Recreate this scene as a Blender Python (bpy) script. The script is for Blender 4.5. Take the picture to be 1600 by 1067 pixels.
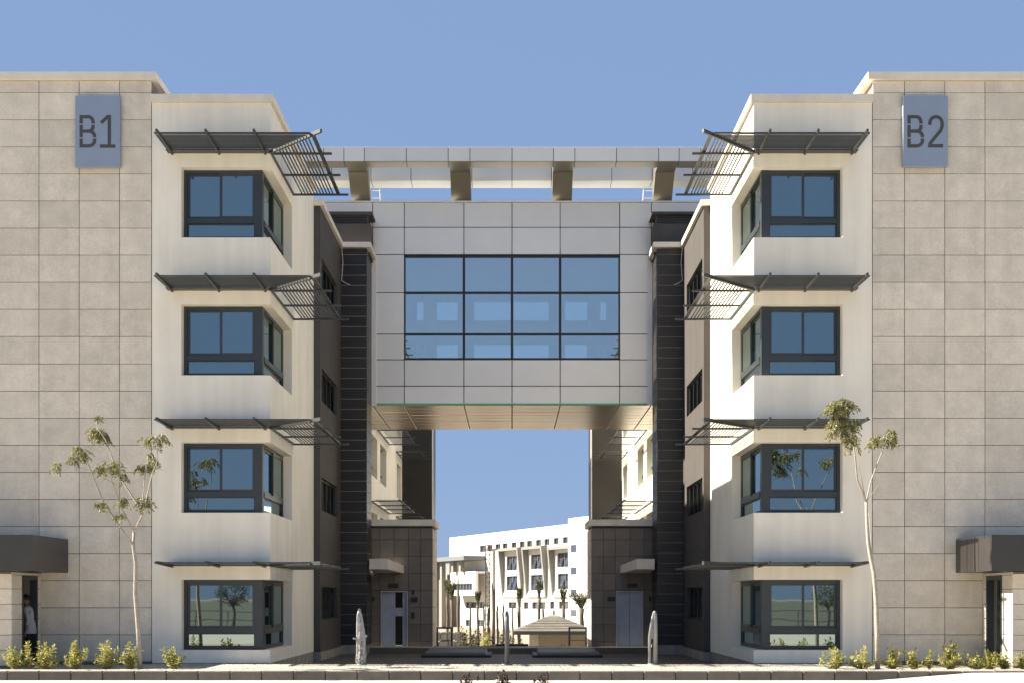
import bpy, bmesh, math, random
from mathutils import Vector, Matrix

# ------------------------------------------------------------------ clean
for o in list(bpy.data.objects):
    bpy.data.objects.remove(o)
sc = bpy.context.scene
COL = sc.collection

# ------------------------------------------------------------------ camera, sky, sun, exposure
F = 2000.0                       # focal length in photo pixels (1600 px wide)
CX, HY = 799.75, 935.0           # vanishing point in photo pixels
CZ, CD = 1.67, 33.33             # camera height, distance to the facade plane y = 0
cam = bpy.data.cameras.new('camera')
cam.sensor_width = 36.0
cam.lens = F / 1600 * 36
cam.shift_y = (HY - 533.5) / 1600
cam.clip_start = 0.5
cam.clip_end = 8000
camo = bpy.data.objects.new('camera', cam)
COL.objects.link(camo)
camo.location = (0, -CD, CZ)
camo.rotation_euler = (math.radians(90), 0, 0)
sc.camera = camo

SUN_TO = Vector((-1.0, 0.022, 0.77)).normalized()
elev = math.asin(SUN_TO.z)
azim = math.atan2(SUN_TO.x, SUN_TO.y)            # clockwise from +Y
world = bpy.data.worlds.new('World')
sc.world = world
world.use_nodes = True
wn = world.node_tree
sky = wn.nodes.new('ShaderNodeTexSky')
sky.sky_type = 'NISHITA'
sky.sun_disc = False
sky.sun_elevation = elev
sky.sun_rotation = azim
sky.altitude = 400
sky.air_density = 1.0
sky.dust_density = 0.3
sky.ozone_density = 2.5
bg = wn.nodes['Background']
smix = wn.nodes.new('ShaderNodeMixRGB')          # evens the sky out to the flat clear blue of the photograph
smix.inputs[0].default_value = 0.93
smix.inputs[2].default_value = (1.05, 1.58, 2.66, 1)
wn.links.new(sky.outputs[0], smix.inputs[1])
wn.links.new(smix.outputs[0], bg.inputs[0])
bg.inputs[1].default_value = 0.0683

sl = bpy.data.lights.new('sun', 'SUN')
sl.energy = 5.0
sl.angle = math.radians(0.5)
sl.color = (1.0, 0.92, 0.77)
so = bpy.data.objects.new('sun', sl)
COL.objects.link(so)
so.rotation_euler = (-SUN_TO).to_track_quat('-Z', 'Y').to_euler()
so.location = (-40, 0, 40)

sc.view_settings.view_transform = 'Standard'
sc.view_settings.look = 'None'
sc.view_settings.exposure = 1.8
sc.view_settings.gamma = 1.0
sc.render.engine = 'CYCLES'
sc.render.resolution_x, sc.render.resolution_y = 1024, 682

R = random.Random(11)

# ------------------------------------------------------------------ photo pixel -> point on a plane of constant y
def scl(Y):
    return F / (CD + Y)
def PX(px, Y):
    return (px - CX) / scl(Y)
def PZ(py, Y):
    return CZ + (HY - py) / scl(Y)
def P(px, py, Y):
    return Vector((PX(px, Y), Y, PZ(py, Y)))

# ------------------------------------------------------------------ materials
MATS = {}
def mat(name, col, rough=0.6, metal=0.0, var=0.0, vscale=1.5, fine=0.0, fscale=40.0, bump=0.0, bscale=60.0,
        rnd=0.0, stain=0.0, spec=0.5, streak=0.0):
    m = bpy.data.materials.new(name)
    m.use_nodes = True
    nt = m.node_tree
    N, L = nt.nodes, nt.links
    b = N['Principled BSDF']
    b.inputs['Roughness'].default_value = rough
    b.inputs['Metallic'].default_value = metal
    b.inputs['Specular IOR Level'].default_value = spec
    b.inputs['Base Color'].default_value = (*col, 1)
    geo = N.new('ShaderNodeNewGeometry')
    oi = N.new('ShaderNodeObjectInfo')
    add = N.new('ShaderNodeVectorMath'); add.operation = 'ADD'
    mulr = N.new('ShaderNodeMath'); mulr.operation = 'MULTIPLY'; mulr.inputs[1].default_value = 37.0
    L.new(oi.outputs['Random'], mulr.inputs[0])
    L.new(geo.outputs['Position'], add.inputs[0])
    L.new(mulr.outputs[0], add.inputs[1])
    vec = add.outputs[0] if rnd > 0 else geo.outputs['Position']
    fac = None
    def combine(f, amount, lo=0.0, hi=1.0):
        nonlocal fac
        mr = N.new('ShaderNodeMapRange')
        mr.inputs['From Min'].default_value = lo
        mr.inputs['From Max'].default_value = hi
        mr.inputs['To Min'].default_value = 1 - amount
        mr.inputs['To Max'].default_value = 1 + amount
        L.new(f, mr.inputs['Value'])
        if fac is None:
            fac = mr.outputs[0]
        else:
            mm = N.new('ShaderNodeMath'); mm.operation = 'MULTIPLY'
            L.new(fac, mm.inputs[0]); L.new(mr.outputs[0], mm.inputs[1])
            fac = mm.outputs[0]
    if var:
        n = N.new('ShaderNodeTexNoise'); n.inputs['Scale'].default_value = vscale
        n.inputs['Detail'].default_value = 5; n.inputs['Roughness'].default_value = 0.6
        L.new(vec, n.inputs['Vector']); combine(n.outputs['Fac'], var, 0.3, 0.7)
    if fine:
        n = N.new('ShaderNodeTexNoise'); n.inputs['Scale'].default_value = fscale
        n.inputs['Detail'].default_value = 3
        L.new(vec, n.inputs['Vector']); combine(n.outputs['Fac'], fine, 0.3, 0.7)
    if rnd:
        combine(oi.outputs['Random'], rnd)
    if streak:
        mp = N.new('ShaderNodeMapping'); mp.inputs['Scale'].default_value = (1.6, 1.6, 0.09)
        n = N.new('ShaderNodeTexNoise'); n.inputs['Scale'].default_value = 2.0; n.inputs['Detail'].default_value = 6
        L.new(geo.outputs['Position'], mp.inputs[0]); L.new(mp.outputs[0], n.inputs['Vector'])
        combine(n.outputs['Fac'], streak, 0.3, 0.7)
    if stain:
        n = N.new('ShaderNodeTexNoise'); n.inputs['Scale'].default_value = 7.0; n.inputs['Detail'].default_value = 8
        n.inputs['Roughness'].default_value = 0.75
        L.new(vec, n.inputs['Vector'])
        mr = N.new('ShaderNodeMapRange')
        mr.inputs['From Min'].default_value = 0.60; mr.inputs['From Max'].default_value = 0.72
        mr.inputs['To Min'].default_value = 1.0; mr.inputs['To Max'].default_value = 1 - stain
        L.new(n.outputs['Fac'], mr.inputs['Value'])
        if fac is None:
            fac = mr.outputs[0]
        else:
            mm = N.new('ShaderNodeMath'); mm.operation = 'MULTIPLY'
            L.new(fac, mm.inputs[0]); L.new(mr.outputs[0], mm.inputs[1]); fac = mm.outputs[0]
    if fac is not None:
        vm = N.new('ShaderNodeVectorMath'); vm.operation = 'SCALE'
        vm.inputs[0].default_value = col
        L.new(fac, vm.inputs['Scale'])
        L.new(vm.outputs[0], b.inputs['Base Color'])
    if bump:
        n = N.new('ShaderNodeTexNoise'); n.inputs['Scale'].default_value = bscale; n.inputs['Detail'].default_value = 4
        L.new(vec, n.inputs['Vector'])
        bp = N.new('ShaderNodeBump'); bp.inputs['Strength'].default_value = bump; bp.inputs['Distance'].default_value = 0.02
        L.new(n.outputs['Fac'], bp.inputs['Height'])
        L.new(bp.outputs[0], b.inputs['Normal'])
    MATS[name] = m
    return m

M_STONE = mat('limestone', (0.64, 0.575, 0.475), 0.8, var=0.10, vscale=2.2, fine=0.08, fscale=26, bump=0.25, bscale=45, rnd=0.075, stain=0.16, streak=0.05)
M_STONEB = mat('joint_mortar', (0.20, 0.17, 0.14), 0.9, var=0.15)
M_WHITE = mat('cream_render', (0.80, 0.745, 0.635), 0.75, var=0.05, vscale=0.9, fine=0.02, fscale=90, bump=0.06, bscale=150, streak=0.06, stain=0.05)
M_COPE = mat('cream_coping', (0.70, 0.635, 0.535), 0.7, var=0.05, vscale=2.0, streak=0.06)
M_DARK = mat('charcoal_render', (0.060, 0.053, 0.048), 0.75, var=0.12, vscale=1.0, fine=0.05, bump=0.08, bscale=120, streak=0.10, stain=0.10)
M_DTILE = mat('black_brown_tile', (0.020, 0.017, 0.015), 0.42, var=0.15, vscale=1.2, rnd=0.22, bump=0.04, bscale=30)
M_DJOINT = mat('tile_joint', (0.30, 0.27, 0.25), 0.8, var=0.1)
M_BTILE = mat('brown_grey_tile', (0.160, 0.130, 0.104), 0.55, var=0.10, vscale=2.5, fine=0.08, fscale=30, rnd=0.12, bump=0.05, bscale=40)
M_BJOINT = mat('lobby_joint', (0.06, 0.052, 0.046), 0.8)
M_PLINTH = mat('plinth_stone', (0.27, 0.245, 0.21), 0.8, var=0.18, vscale=3, fine=0.1, stain=0.2, streak=0.2)
M_FRAME = mat('window_aluminium', (0.040, 0.048, 0.053), 0.38, metal=0.2, var=0.05)
M_SHADE = mat('sunshade_steel', (0.062, 0.064, 0.062), 0.40, metal=0.35, var=0.08, vscale=4)
M_TIP = mat('bare_bar_steel', (0.30, 0.30, 0.29), 0.5, metal=0.4)
M_ALU = mat('aluminium_panel', (0.75, 0.72, 0.675), 0.42, metal=0.25, var=0.03, vscale=0.8, rnd=0.05)
M_SOFF = mat('bronze_soffit', (0.40, 0.335, 0.27), 0.27, metal=0.85, var=0.06, vscale=0.9, rnd=0.05)
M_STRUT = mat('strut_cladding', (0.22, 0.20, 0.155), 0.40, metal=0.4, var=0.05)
M_GAP = mat('panel_gap_black', (0.012, 0.014, 0.016), 0.6)
M_GREEN = mat('green_film', (0.10, 0.42, 0.22), 0.5)
M_BOX = mat('porch_box_metal', (0.050, 0.044, 0.042), 0.35, metal=0.25, var=0.08, vscale=2)
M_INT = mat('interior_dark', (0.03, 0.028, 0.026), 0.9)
M_INTL = mat('interior_plaster', (0.62, 0.62, 0.60), 0.8, var=0.04)
M_SIGN = mat('sign_panel', (0.30, 0.345, 0.42), 0.42, metal=0.35, var=0.04, vscale=1.5)
M_LETTER = mat('sign_cutout', (0.060, 0.060, 0.056), 0.7, var=0.1)
M_DOOR = mat('door_steel', (0.36, 0.38, 0.43), 0.5, metal=0.1, var=0.12, vscale=3, stain=0.2)
M_DOORF = mat('door_frame', (0.42, 0.39, 0.35), 0.5, var=0.05)
M_BLACK = mat('black_plastic', (0.014, 0.012, 0.012), 0.5)
M_PAVE = mat('pale_paving', (0.46, 0.425, 0.37), 0.85, var=0.10, vscale=1.2, fine=0.16, fscale=16, bump=0.2, bscale=40, stain=0.25)  # pale concrete pavers, the paving's own colour
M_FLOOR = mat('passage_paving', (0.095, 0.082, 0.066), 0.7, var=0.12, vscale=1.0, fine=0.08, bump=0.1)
M_KERB = mat('kerb_concrete', (0.118, 0.108, 0.093), 0.85, var=0.18, vscale=3, fine=0.10, rnd=0.14, bump=0.2, stain=0.15)
M_ROAD = mat('road_surface', (0.47, 0.43, 0.375), 0.9, var=0.10, vscale=0.7, fine=0.14, fscale=20, bump=0.2)
M_EARTH = mat('dry_earth', (0.26, 0.22, 0.17), 0.95, var=0.2, vscale=0.3, fine=0.15, fscale=5, bump=0.3, bscale=4)
M_SOIL = mat('bed_soil', (0.34, 0.29, 0.225), 0.95, var=0.2, vscale=2, fine=0.2, bump=0.5, bscale=25)
M_PLANTER = mat('planter_stone', (0.085, 0.079, 0.068), 0.6, var=0.1, vscale=2)
M_BARK = mat('pale_bark', (0.33, 0.29, 0.245), 0.9, var=0.2, vscale=12, fine=0.2, bump=0.4, bscale=50)
M_BARK2 = mat('palm_bark', (0.13, 0.098, 0.072), 0.95, var=0.25, vscale=3, fine=0.2, fscale=8, bump=0.5, bscale=8)
M_STEEL = mat('bollard_steel', (0.17, 0.165, 0.17), 0.45, metal=0.5, var=0.1, vscale=6)
M_STEELL = mat('bollard_wrapped_steel', (0.30, 0.295, 0.285), 0.38, metal=0.3, var=0.15, vscale=9)
M_FARW = mat('far_white_render', (0.62, 0.60, 0.56), 0.8, var=0.03, vscale=0.2)
M_FARG = mat('far_grey_concrete', (0.20, 0.19, 0.17), 0.8, var=0.06, vscale=0.3)
M_FARD = mat('far_dark_slab', (0.13, 0.14, 0.145), 0.7)
M_TILEROOF = mat('gazebo_shingle', (0.13, 0.115, 0.095), 0.85, var=0.15, vscale=1.5, fine=0.15, fscale=6, rnd=0.12)
M_BEIGE = mat('gazebo_beige', (0.40, 0.33, 0.24), 0.85, var=0.06)
M_RUST = mat('mast_steel', (0.26, 0.16, 0.11), 0.7, var=0.25, vscale=2)
M_SHIRT = mat('grey_shirt', (0.36, 0.35, 0.34), 0.9, var=0.10, vscale=6, bump=0.4, bscale=14)
M_TROUS = mat('black_trousers', (0.012, 0.012, 0.014), 0.9)
M_SKIN = mat('skin', (0.24, 0.13, 0.08), 0.6)
M_HAIR = mat('hair', (0.010, 0.008, 0.007), 0.7)
M_CABLE = mat('white_cable', (0.65, 0.62, 0.56), 0.6)

def leaf_mat(name, c1, c2, trans=0.4):
    m = bpy.data.materials.new(name); m.use_nodes = True
    nt = m.node_tree; N, L = nt.nodes, nt.links
    out = N['Material Output']; N.remove(N['Principled BSDF'])
    geo = N.new('ShaderNodeNewGeometry')
    ramp = N.new('ShaderNodeMixRGB'); ramp.inputs[1].default_value = (*c1, 1); ramp.inputs[2].default_value = (*c2, 1)
    L.new(geo.outputs['Random Per Island'], ramp.inputs[0])
    d = N.new('ShaderNodeBsdfDiffuse'); t = N.new('ShaderNodeBsdfTranslucent'); g = N.new('ShaderNodeBsdfGlossy')
    g.inputs['Roughness'].default_value = 0.45
    L.new(ramp.outputs[0], d.inputs[0]); L.new(ramp.outputs[0], t.inputs[0])
    mx = N.new('ShaderNodeMixShader'); mx.inputs[0].default_value = trans
    L.new(d.outputs[0], mx.inputs[1]); L.new(t.outputs[0], mx.inputs[2])
    m2 = N.new('ShaderNodeMixShader'); m2.inputs[0].default_value = 0.06
    L.new(mx.outputs[0], m2.inputs[1]); L.new(g.outputs[0], m2.inputs[2])
    L.new(m2.outputs[0], out.inputs[0])
    return m
M_LEAF = leaf_mat('tree_leaf', (0.075, 0.095, 0.020), (0.33, 0.29, 0.12))
M_SHRUB = leaf_mat('shrub_leaf', (0.20, 0.225, 0.04), (0.62, 0.56, 0.17))
M_LEAFD = leaf_mat('dark_leaf', (0.030, 0.042, 0.016), (0.09, 0.085, 0.035), 0.25)
M_LEAFR = leaf_mat('red_leaf', (0.020, 0.010, 0.008), (0.07, 0.036, 0.026), 0.2)
M_PALM = leaf_mat('palm_frond', (0.06, 0.068, 0.026), (0.15, 0.135, 0.065), 0.3)
M_BGLEAF = leaf_mat('reflected_tree_leaf', (0.035, 0.05, 0.018), (0.10, 0.12, 0.04), 0.3)

def glass_mat(name, refl, tint, body, wav=0.004, see=0.0):
    m = bpy.data.materials.new(name); m.use_nodes = True
    nt = m.node_tree; N, L = nt.nodes, nt.links
    out = N['Material Output']; N.remove(N['Principled BSDF'])
    gl = N.new('ShaderNodeBsdfGlossy'); gl.inputs['Roughness'].default_value = 0.015
    gl.inputs['Color'].default_value = (*tint, 1)
    if see > 0:
        bd = N.new('ShaderNodeBsdfTransparent')
    else:
        bd = N.new('ShaderNodeBsdfDiffuse')
    bd.inputs['Color'].default_value = (*body, 1)
    lw = N.new('ShaderNodeLayerWeight'); lw.inputs['Blend'].default_value = 0.25
    mr = N.new('ShaderNodeMapRange'); mr.inputs['To Min'].default_value = refl; mr.inputs['To Max'].default_value = 0.95
    L.new(lw.outputs['Fresnel'], mr.inputs['Value'])
    mr.inputs['From Min'].default_value = 0.05
    mx = N.new('ShaderNodeMixShader')
    L.new(mr.outputs[0], mx.inputs[0]); L.new(bd.outputs[0], mx.inputs[1]); L.new(gl.outputs[0], mx.inputs[2])
    geo = N.new('ShaderNodeNewGeometry')
    n = N.new('ShaderNodeTexNoise'); n.inputs['Scale'].default_value = 1.1; n.inputs['Detail'].default_value = 1
    L.new(geo.outputs['Position'], n.inputs['Vector'])
    bp = N.new('ShaderNodeBump'); bp.inputs['Strength'].default_value = wav; bp.inputs['Distance'].default_value = 0.25
    L.new(n.outputs['Fac'], bp.inputs['Height']); L.new(bp.outputs[0], gl.inputs['Normal'])
    L.new(mx.outputs[0], out.inputs[0])
    return m
M_GLASS = glass_mat('window_glass', 0.32, (0.80, 0.97, 0.95), (0.012, 0.016, 0.018))
M_BGLASS = glass_mat('bridge_glass', 0.48, (0.97, 1.0, 0.94), (0.84, 0.89, 0.90), see=1.0)
M_FARGL = glass_mat('far_glass', 0.25, (0.8, 0.9, 1.0), (0.05, 0.05, 0.055))
M_BACKGL = glass_mat('clear_glass', 0.08, (0.9, 0.95, 1.0), (0.88, 0.94, 0.96), see=1.0)

def wrap_mat():
    m = bpy.data.materials.new('plastic_wrap'); m.use_nodes = True
    nt = m.node_tree; N, L = nt.nodes, nt.links
    out = N['Material Output']; b = N['Principled BSDF']
    b.inputs['Base Color'].default_value = (0.75, 0.74, 0.72, 1); b.inputs['Roughness'].default_value = 0.25
    tr = N.new('ShaderNodeBsdfTransparent')
    geo = N.new('ShaderNodeNewGeometry'); n = N.new('ShaderNodeTexNoise'); n.inputs['Scale'].default_value = 22
    n.inputs['Detail'].default_value = 4
    L.new(geo.outputs['Position'], n.inputs['Vector'])
    bp = N.new('ShaderNodeBump'); bp.inputs['Strength'].default_value = 1.0; bp.inputs['Distance'].default_value = 0.03
    L.new(n.outputs['Fac'], bp.inputs['Height']); L.new(bp.outputs[0], b.inputs['Normal'])
    mr = N.new('ShaderNodeMapRange'); mr.inputs['From Min'].default_value = 0.4; mr.inputs['From Max'].default_value = 0.62
    mr.inputs['To Min'].default_value = 0.04; mr.inputs['To Max'].default_value = 0.45
    L.new(n.outputs['Fac'], mr.inputs['Value'])
    mx = N.new('ShaderNodeMixShader')
    L.new(mr.outputs[0], mx.inputs[0]); L.new(tr.outputs[0], mx.inputs[1]); L.new(b.outputs[0], mx.inputs[2])
    L.new(mx.outputs[0], out.inputs[0])
    return m
M_WRAP = wrap_mat()

def paver_mat():
    m = mat('sidewalk_pavers', (0.42, 0.385, 0.335), 0.85, var=0.10, vscale=1.3, fine=0.12, fscale=18, bump=0.15, stain=0.22)
    nt = m.node_tree; N, L = nt.nodes, nt.links
    b = N['Principled BSDF']
    src = b.inputs['Base Color'].links[0].from_socket
    geo = N.new('ShaderNodeNewGeometry')
    br = N.new('ShaderNodeTexBrick')
    br.inputs['Scale'].default_value = 1.0
    br.inputs['Brick Width'].default_value = 0.24; br.inputs['Row Height'].default_value = 0.24
    br.inputs['Mortar Size'].default_value = 0.012
    br.inputs['Color1'].default_value = (1, 1, 1, 1); br.inputs['Color2'].default_value = (0.86, 0.85, 0.84, 1)
    br.inputs['Mortar'].default_value = (0.45, 0.42, 0.38, 1)
    L.new(geo.outputs['Position'], br.inputs['Vector'])
    mu = N.new('ShaderNodeMixRGB'); mu.blend_type = 'MULTIPLY'; mu.inputs[0].default_value = 1
    L.new(src, mu.inputs[1]); L.new(br.outputs['Color'], mu.inputs[2])
    L.new(mu.outputs[0], b.inputs['Base Color'])
    return m
M_PAVER = paver_mat()

# ------------------------------------------------------------------ mesh helpers
class MB:
    def __init__(s):
        s.v = []; s.f = []
    def poly(s, pts):
        n = len(s.v); s.v += [tuple(p) for p in pts]; s.f.append(list(range(n, n + len(pts)))); return s
    def box(s, x0, x1, y0, y1, z0, z1):
        n = len(s.v)
        s.v += [(x, y, z) for z in (z0, z1) for y in (y0, y1) for x in (x0, x1)]
        for q in ((0, 1, 3, 2), (4, 6, 7, 5), (0, 4, 5, 1), (2, 3, 7, 6), (0, 2, 6, 4), (1, 5, 7, 3)):
            s.f.append([n + i for i in q])
        return s
    def hexa(s, bot, top):
        """prism between two equally long rings of points"""
        n = len(s.v); k = len(bot)
        s.v += [tuple(p) for p in bot] + [tuple(p) for p in top]
        s.f.append([n + i for i in reversed(range(k))]); s.f.append([n + k + i for i in range(k)])
        for i in range(k):
            j = (i + 1) % k
            s.f.append([n + i, n + j, n + k + j, n + k + i])
        return s
    def beam(s, a, b, w, h):
        """straight bar of width w (sideways) and height h between points a, b"""
        a, b = Vector(a), Vector(b)
        d = (b - a).normalized()
        up = Vector((0, 0, 1)) if abs(d.z) < 0.95 else Vector((0, 1, 0))
        r = d.cross(up).normalized(); u = r.cross(d).normalized()
        c = [(-w / 2, -h / 2), (w / 2, -h / 2), (w / 2, h / 2), (-w / 2, h / 2)]
        return s.hexa([a + r * i + u * j for i, j in c], [b + r * i + u * j for i, j in c])
    def tube(s, pts, rad, n=7, cap=True):
        pts = [Vector(p) for p in pts]
        if not hasattr(rad, '__len__'):
            rad = [rad] * len(pts)
        base = len(s.v)
        ref = Vector((0, 1, 0.13)).normalized()
        for i, p in enumerate(pts):
            d = (pts[min(i + 1, len(pts) - 1)] - pts[max(i - 1, 0)])
            d = d.normalized() if d.length > 1e-9 else Vector((0, 0, 1))
            a = d.cross(ref)
            if a.length < 1e-3:
                a = d.cross(Vector((1, 0, 0)))
            a.normalize(); b = d.cross(a).normalized()
            for k in range(n):
                t = 2 * math.pi * k / n
                s.v.append(tuple(p + (a * math.cos(t) + b * math.sin(t)) * rad[i]))
        for i in range(len(pts) - 1):
            for k in range(n):
                k2 = (k + 1) % n
                s.f.append([base + i * n + k, base + i * n + k2, base + (i + 1) * n + k2, base + (i + 1) * n + k])
        if cap:
            s.f.append([base + k for k in reversed(range(n))])
            e = base + (len(pts) - 1) * n
            s.f.append([e + k for k in range(n)])
        return s
    def leaf(s, p, d, nrm, ln, wd):
        d = d.normalized(); r = d.cross(nrm)
        if r.length < 1e-3:
            r = d.cross(Vector((0.3, 0.8, 0.5)))
        r.normalize()
        up = r.cross(d).normalized()
        n = len(s.v)
        s.v += [tuple(p), tuple(p + d * ln * 0.45 + r * wd * 0.5 + up * ln * 0.06), tuple(p + d * ln - up * ln * 0.10),
                tuple(p + d * ln * 0.45 - r * wd * 0.5 + up * ln * 0.06)]
        s.f.append([n, n + 1, n + 2, n + 3])
    def sx(s, sgn):
        if sgn < 0:
            s.v = [(-x, y, z) for x, y, z in s.v]
        return s

def grid_wall(mb, us, vs, holes, t, fn):
    """wall u0..u1 x v0..v1 of thickness t with real openings; fn(u, v, w) -> xyz, w = 0 front, t back"""
    ue = sorted(set([us[0], us[1]] + [min(max(h[i], us[0]), us[1]) for h in holes for i in (0, 1)]))
    ve = sorted(set([vs[0], vs[1]] + [min(max(h[i], vs[0]), vs[1]) for h in holes for i in (2, 3)]))
    def solid(i, j):
        if i < 0 or j < 0 or i >= len(ue) - 1 or j >= len(ve) - 1:
            return False
        uc, vc = (ue[i] + ue[i + 1]) / 2, (ve[j] + ve[j + 1]) / 2
        return not any(h[0] < uc < h[1] and h[2] < vc < h[3] for h in holes)
    for i in range(len(ue) - 1):
        for j in range(len(ve) - 1):
            if not solid(i, j):
                continue
            a, b, c, d = ue[i], ue[i + 1], ve[j], ve[j + 1]
            mb.poly([fn(a, c, 0), fn(b, c, 0), fn(b, d, 0), fn(a, d, 0)])
            mb.poly([fn(a, c, t), fn(a, d, t), fn(b, d, t), fn(b, c, t)])
            if not solid(i - 1, j): mb.poly([fn(a, c, 0), fn(a, d, 0), fn(a, d, t), fn(a, c, t)])
            if not solid(i + 1, j): mb.poly([fn(b, c, 0), fn(b, c, t), fn(b, d, t), fn(b, d, 0)])
            if not solid(i, j - 1): mb.poly([fn(a, c, 0), fn(a, c, t), fn(b, c, t), fn(b, c, 0)])
            if not solid(i, j + 1): mb.poly([fn(a, d, 0), fn(b, d, 0), fn(b, d, t), fn(a, d, t)])
    return mb

WO = {}
def link(o, parent, wloc):
    COL.objects.link(o)
    WO[o.name] = Vector(wloc)
    if parent is not None:
        o.parent = parent
        o.location = Vector(wloc) - WO[parent.name]
    else:
        o.location = wloc
    return o

def tag(o, label=None, cat=None, group=None, kind=None):
    if label: o['label'] = label
    if cat: o['category'] = cat
    if group: o['group'] = group
    if kind: o['kind'] = kind
    return o

def thing(name, loc, label, cat, group=None):
    o = bpy.data.objects.new(name, None)
    o.empty_display_size = 0.2
    link(o, None, loc)
    return tag(o, label, cat, group)

def build(name, mb, material, parent=None, smooth=False, fix=True, weld=False):
    xs = [p[0] for p in mb.v]; ys = [p[1] for p in mb.v]; zs = [p[2] for p in mb.v]
    org = Vector(((min(xs) + max(xs)) / 2, (min(ys) + max(ys)) / 2, min(zs)))
    me = bpy.data.meshes.new(name)
    me.from_pydata([(x - org.x, y - org.y, z - org.z) for x, y, z in mb.v], [], mb.f)
    if fix or weld:
        bm = bmesh.new(); bm.from_mesh(me)
        if weld:
            bmesh.ops.remove_doubles(bm, verts=bm.verts, dist=1e-5)
        bmesh.ops.recalc_face_normals(bm, faces=bm.faces)
        bm.to_mesh(me); bm.free()
    if smooth:
        for p in me.polygons: p.use_smooth = True
    mats = material if isinstance(material, (list, tuple)) else [material]
    for m in mats: me.materials.append(m)
    o = bpy.data.objects.new(name, me)
    return link(o, parent, org)

BOXC = {}
def piece(name, x0, x1, y0, y1, z0, z1, material, parent, bev=0.006):
    """one small box-shaped piece with chamfered edges; alike pieces share their mesh"""
    key = (name, round(x1 - x0, 4), round(y1 - y0, 4), round(z1 - z0, 4), material.name)
    me = BOXC.get(key)
    if me is None:
        m = MB().box(-(x1 - x0) / 2, (x1 - x0) / 2, -(y1 - y0) / 2, (y1 - y0) / 2, -(z1 - z0) / 2, (z1 - z0) / 2)
        me = bpy.data.meshes.new(name); me.from_pydata(m.v, [], m.f)
        bm = bmesh.new(); bm.from_mesh(me)
        bmesh.ops.recalc_face_normals(bm, faces=bm.faces)
        if bev:
            bmesh.ops.bevel(bm, geom=list(bm.edges), offset=bev, segments=1, affect='EDGES', profile=0.5)
        bm.to_mesh(me); bm.free()
        me.materials.append(material)
        BOXC[key] = me
    o = bpy.data.objects.new(name, me)
    return link(o, parent, ((x0 + x1) / 2, (y0 + y1) / 2, (z0 + z1) / 2))

def mpiece(sgn, name, x0, x1, *a, **k):
    if sgn < 0:
        x0, x1 = -x1, -x0
    return piece(name, x0, x1, *a, **k)

# ================================================================== SETTING
prof = [(-3000, -0.26), (-3.5, -0.26), (-3.3, -0.7), (14.9, -0.7), (18, -1.1), (30, -2.6), (48, -4.0), (4000, -4.0)]
m = MB()
xs_ = [-3000, -60, 60, 3000]
for (ya, za), (yb, zb) in zip(prof, prof[1:]):
    for xa, xb in zip(xs_, xs_[1:]):
        m.poly([(xa, ya, za), (xb, ya, za), (xb, yb, zb), (xa, yb, zb)])
tag(build('ground', m, M_EARTH, fix=False, weld=True), kind='structure')
tag(build('road', MB().box(-120, 120, -12.0, -3.74, -0.40, -0.21), M_ROAD), kind='structure')
# far pavement and road bed behind the camera
tag(build('far_pavement', MB().box(-120, 120, -45.0, -16.0, -0.40, -0.20), M_PAVE), kind='structure')
tag(build('far_lawn', MB().box(-900, 900, -1200.0, -47.5, -0.40, -0.17), mat('lawn', (0.085, 0.085, 0.062), 0.95, var=0.3, vscale=0.6, fine=0.3, fscale=8)), kind='structure')
tag(build('road_median', MB().box(-120, 120, -16.0, -12.0, -0.40, -0.10), M_SOIL), kind='structure')
m = MB().box(-60, -9.4, -3.58, -3.02, -0.5, 0.0).box(9.4, 60, -3.58, -3.02, -0.5, 0.0).box(-9.4, 9.4, -3.58, -0.62, -0.5, 0.0)
tag(build('sidewalk', m, M_PAVER), kind='structure')
for sgn in (-1, 1):
    a, b = sorted((sgn * 9.4, sgn * 60))
    tag(build('planting_bed', MB().box(a, b, -3.02, -0.30, -0.5, -0.03), M_SOIL), kind='structure')
    a, b = sorted((sgn * 9.42, sgn * 60))
    tag(build('bed_edging', MB().box(a, b, -0.30, -0.06, -0.5, 0.05), M_KERB), kind='structure')
    a, b = sorted((sgn * 6.2, sgn * 9.4))
    tag(build('wall_paving', MB().box(a, b, -0.62, -0.003, -0.5, -0.02), M_PAVE), kind='structure')
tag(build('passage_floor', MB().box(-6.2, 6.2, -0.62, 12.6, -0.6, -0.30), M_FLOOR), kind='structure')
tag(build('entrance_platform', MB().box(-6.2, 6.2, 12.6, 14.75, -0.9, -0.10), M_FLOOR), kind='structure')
kerb = tag(build('kerb', MB().box(-30, 30, -3.70, -3.58, -0.5, -0.03), M_KERB), kind='structure')
KP = 0.735
for i in range(-21, 22):
    x0 = i * KP + 0.10
    if x0 > 9.6:                       # dropped kerb towards the right-hand entrance
        drop = min(0.19, (x0 - 9.6) * 0.0)
    piece('kerb_stone', x0 + 0.008, x0 + KP - 0.008, -3.78, -3.59, -0.40, 0.006 + R.uniform(-.004, .004), M_KERB, kerb, bev=0.018)
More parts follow.
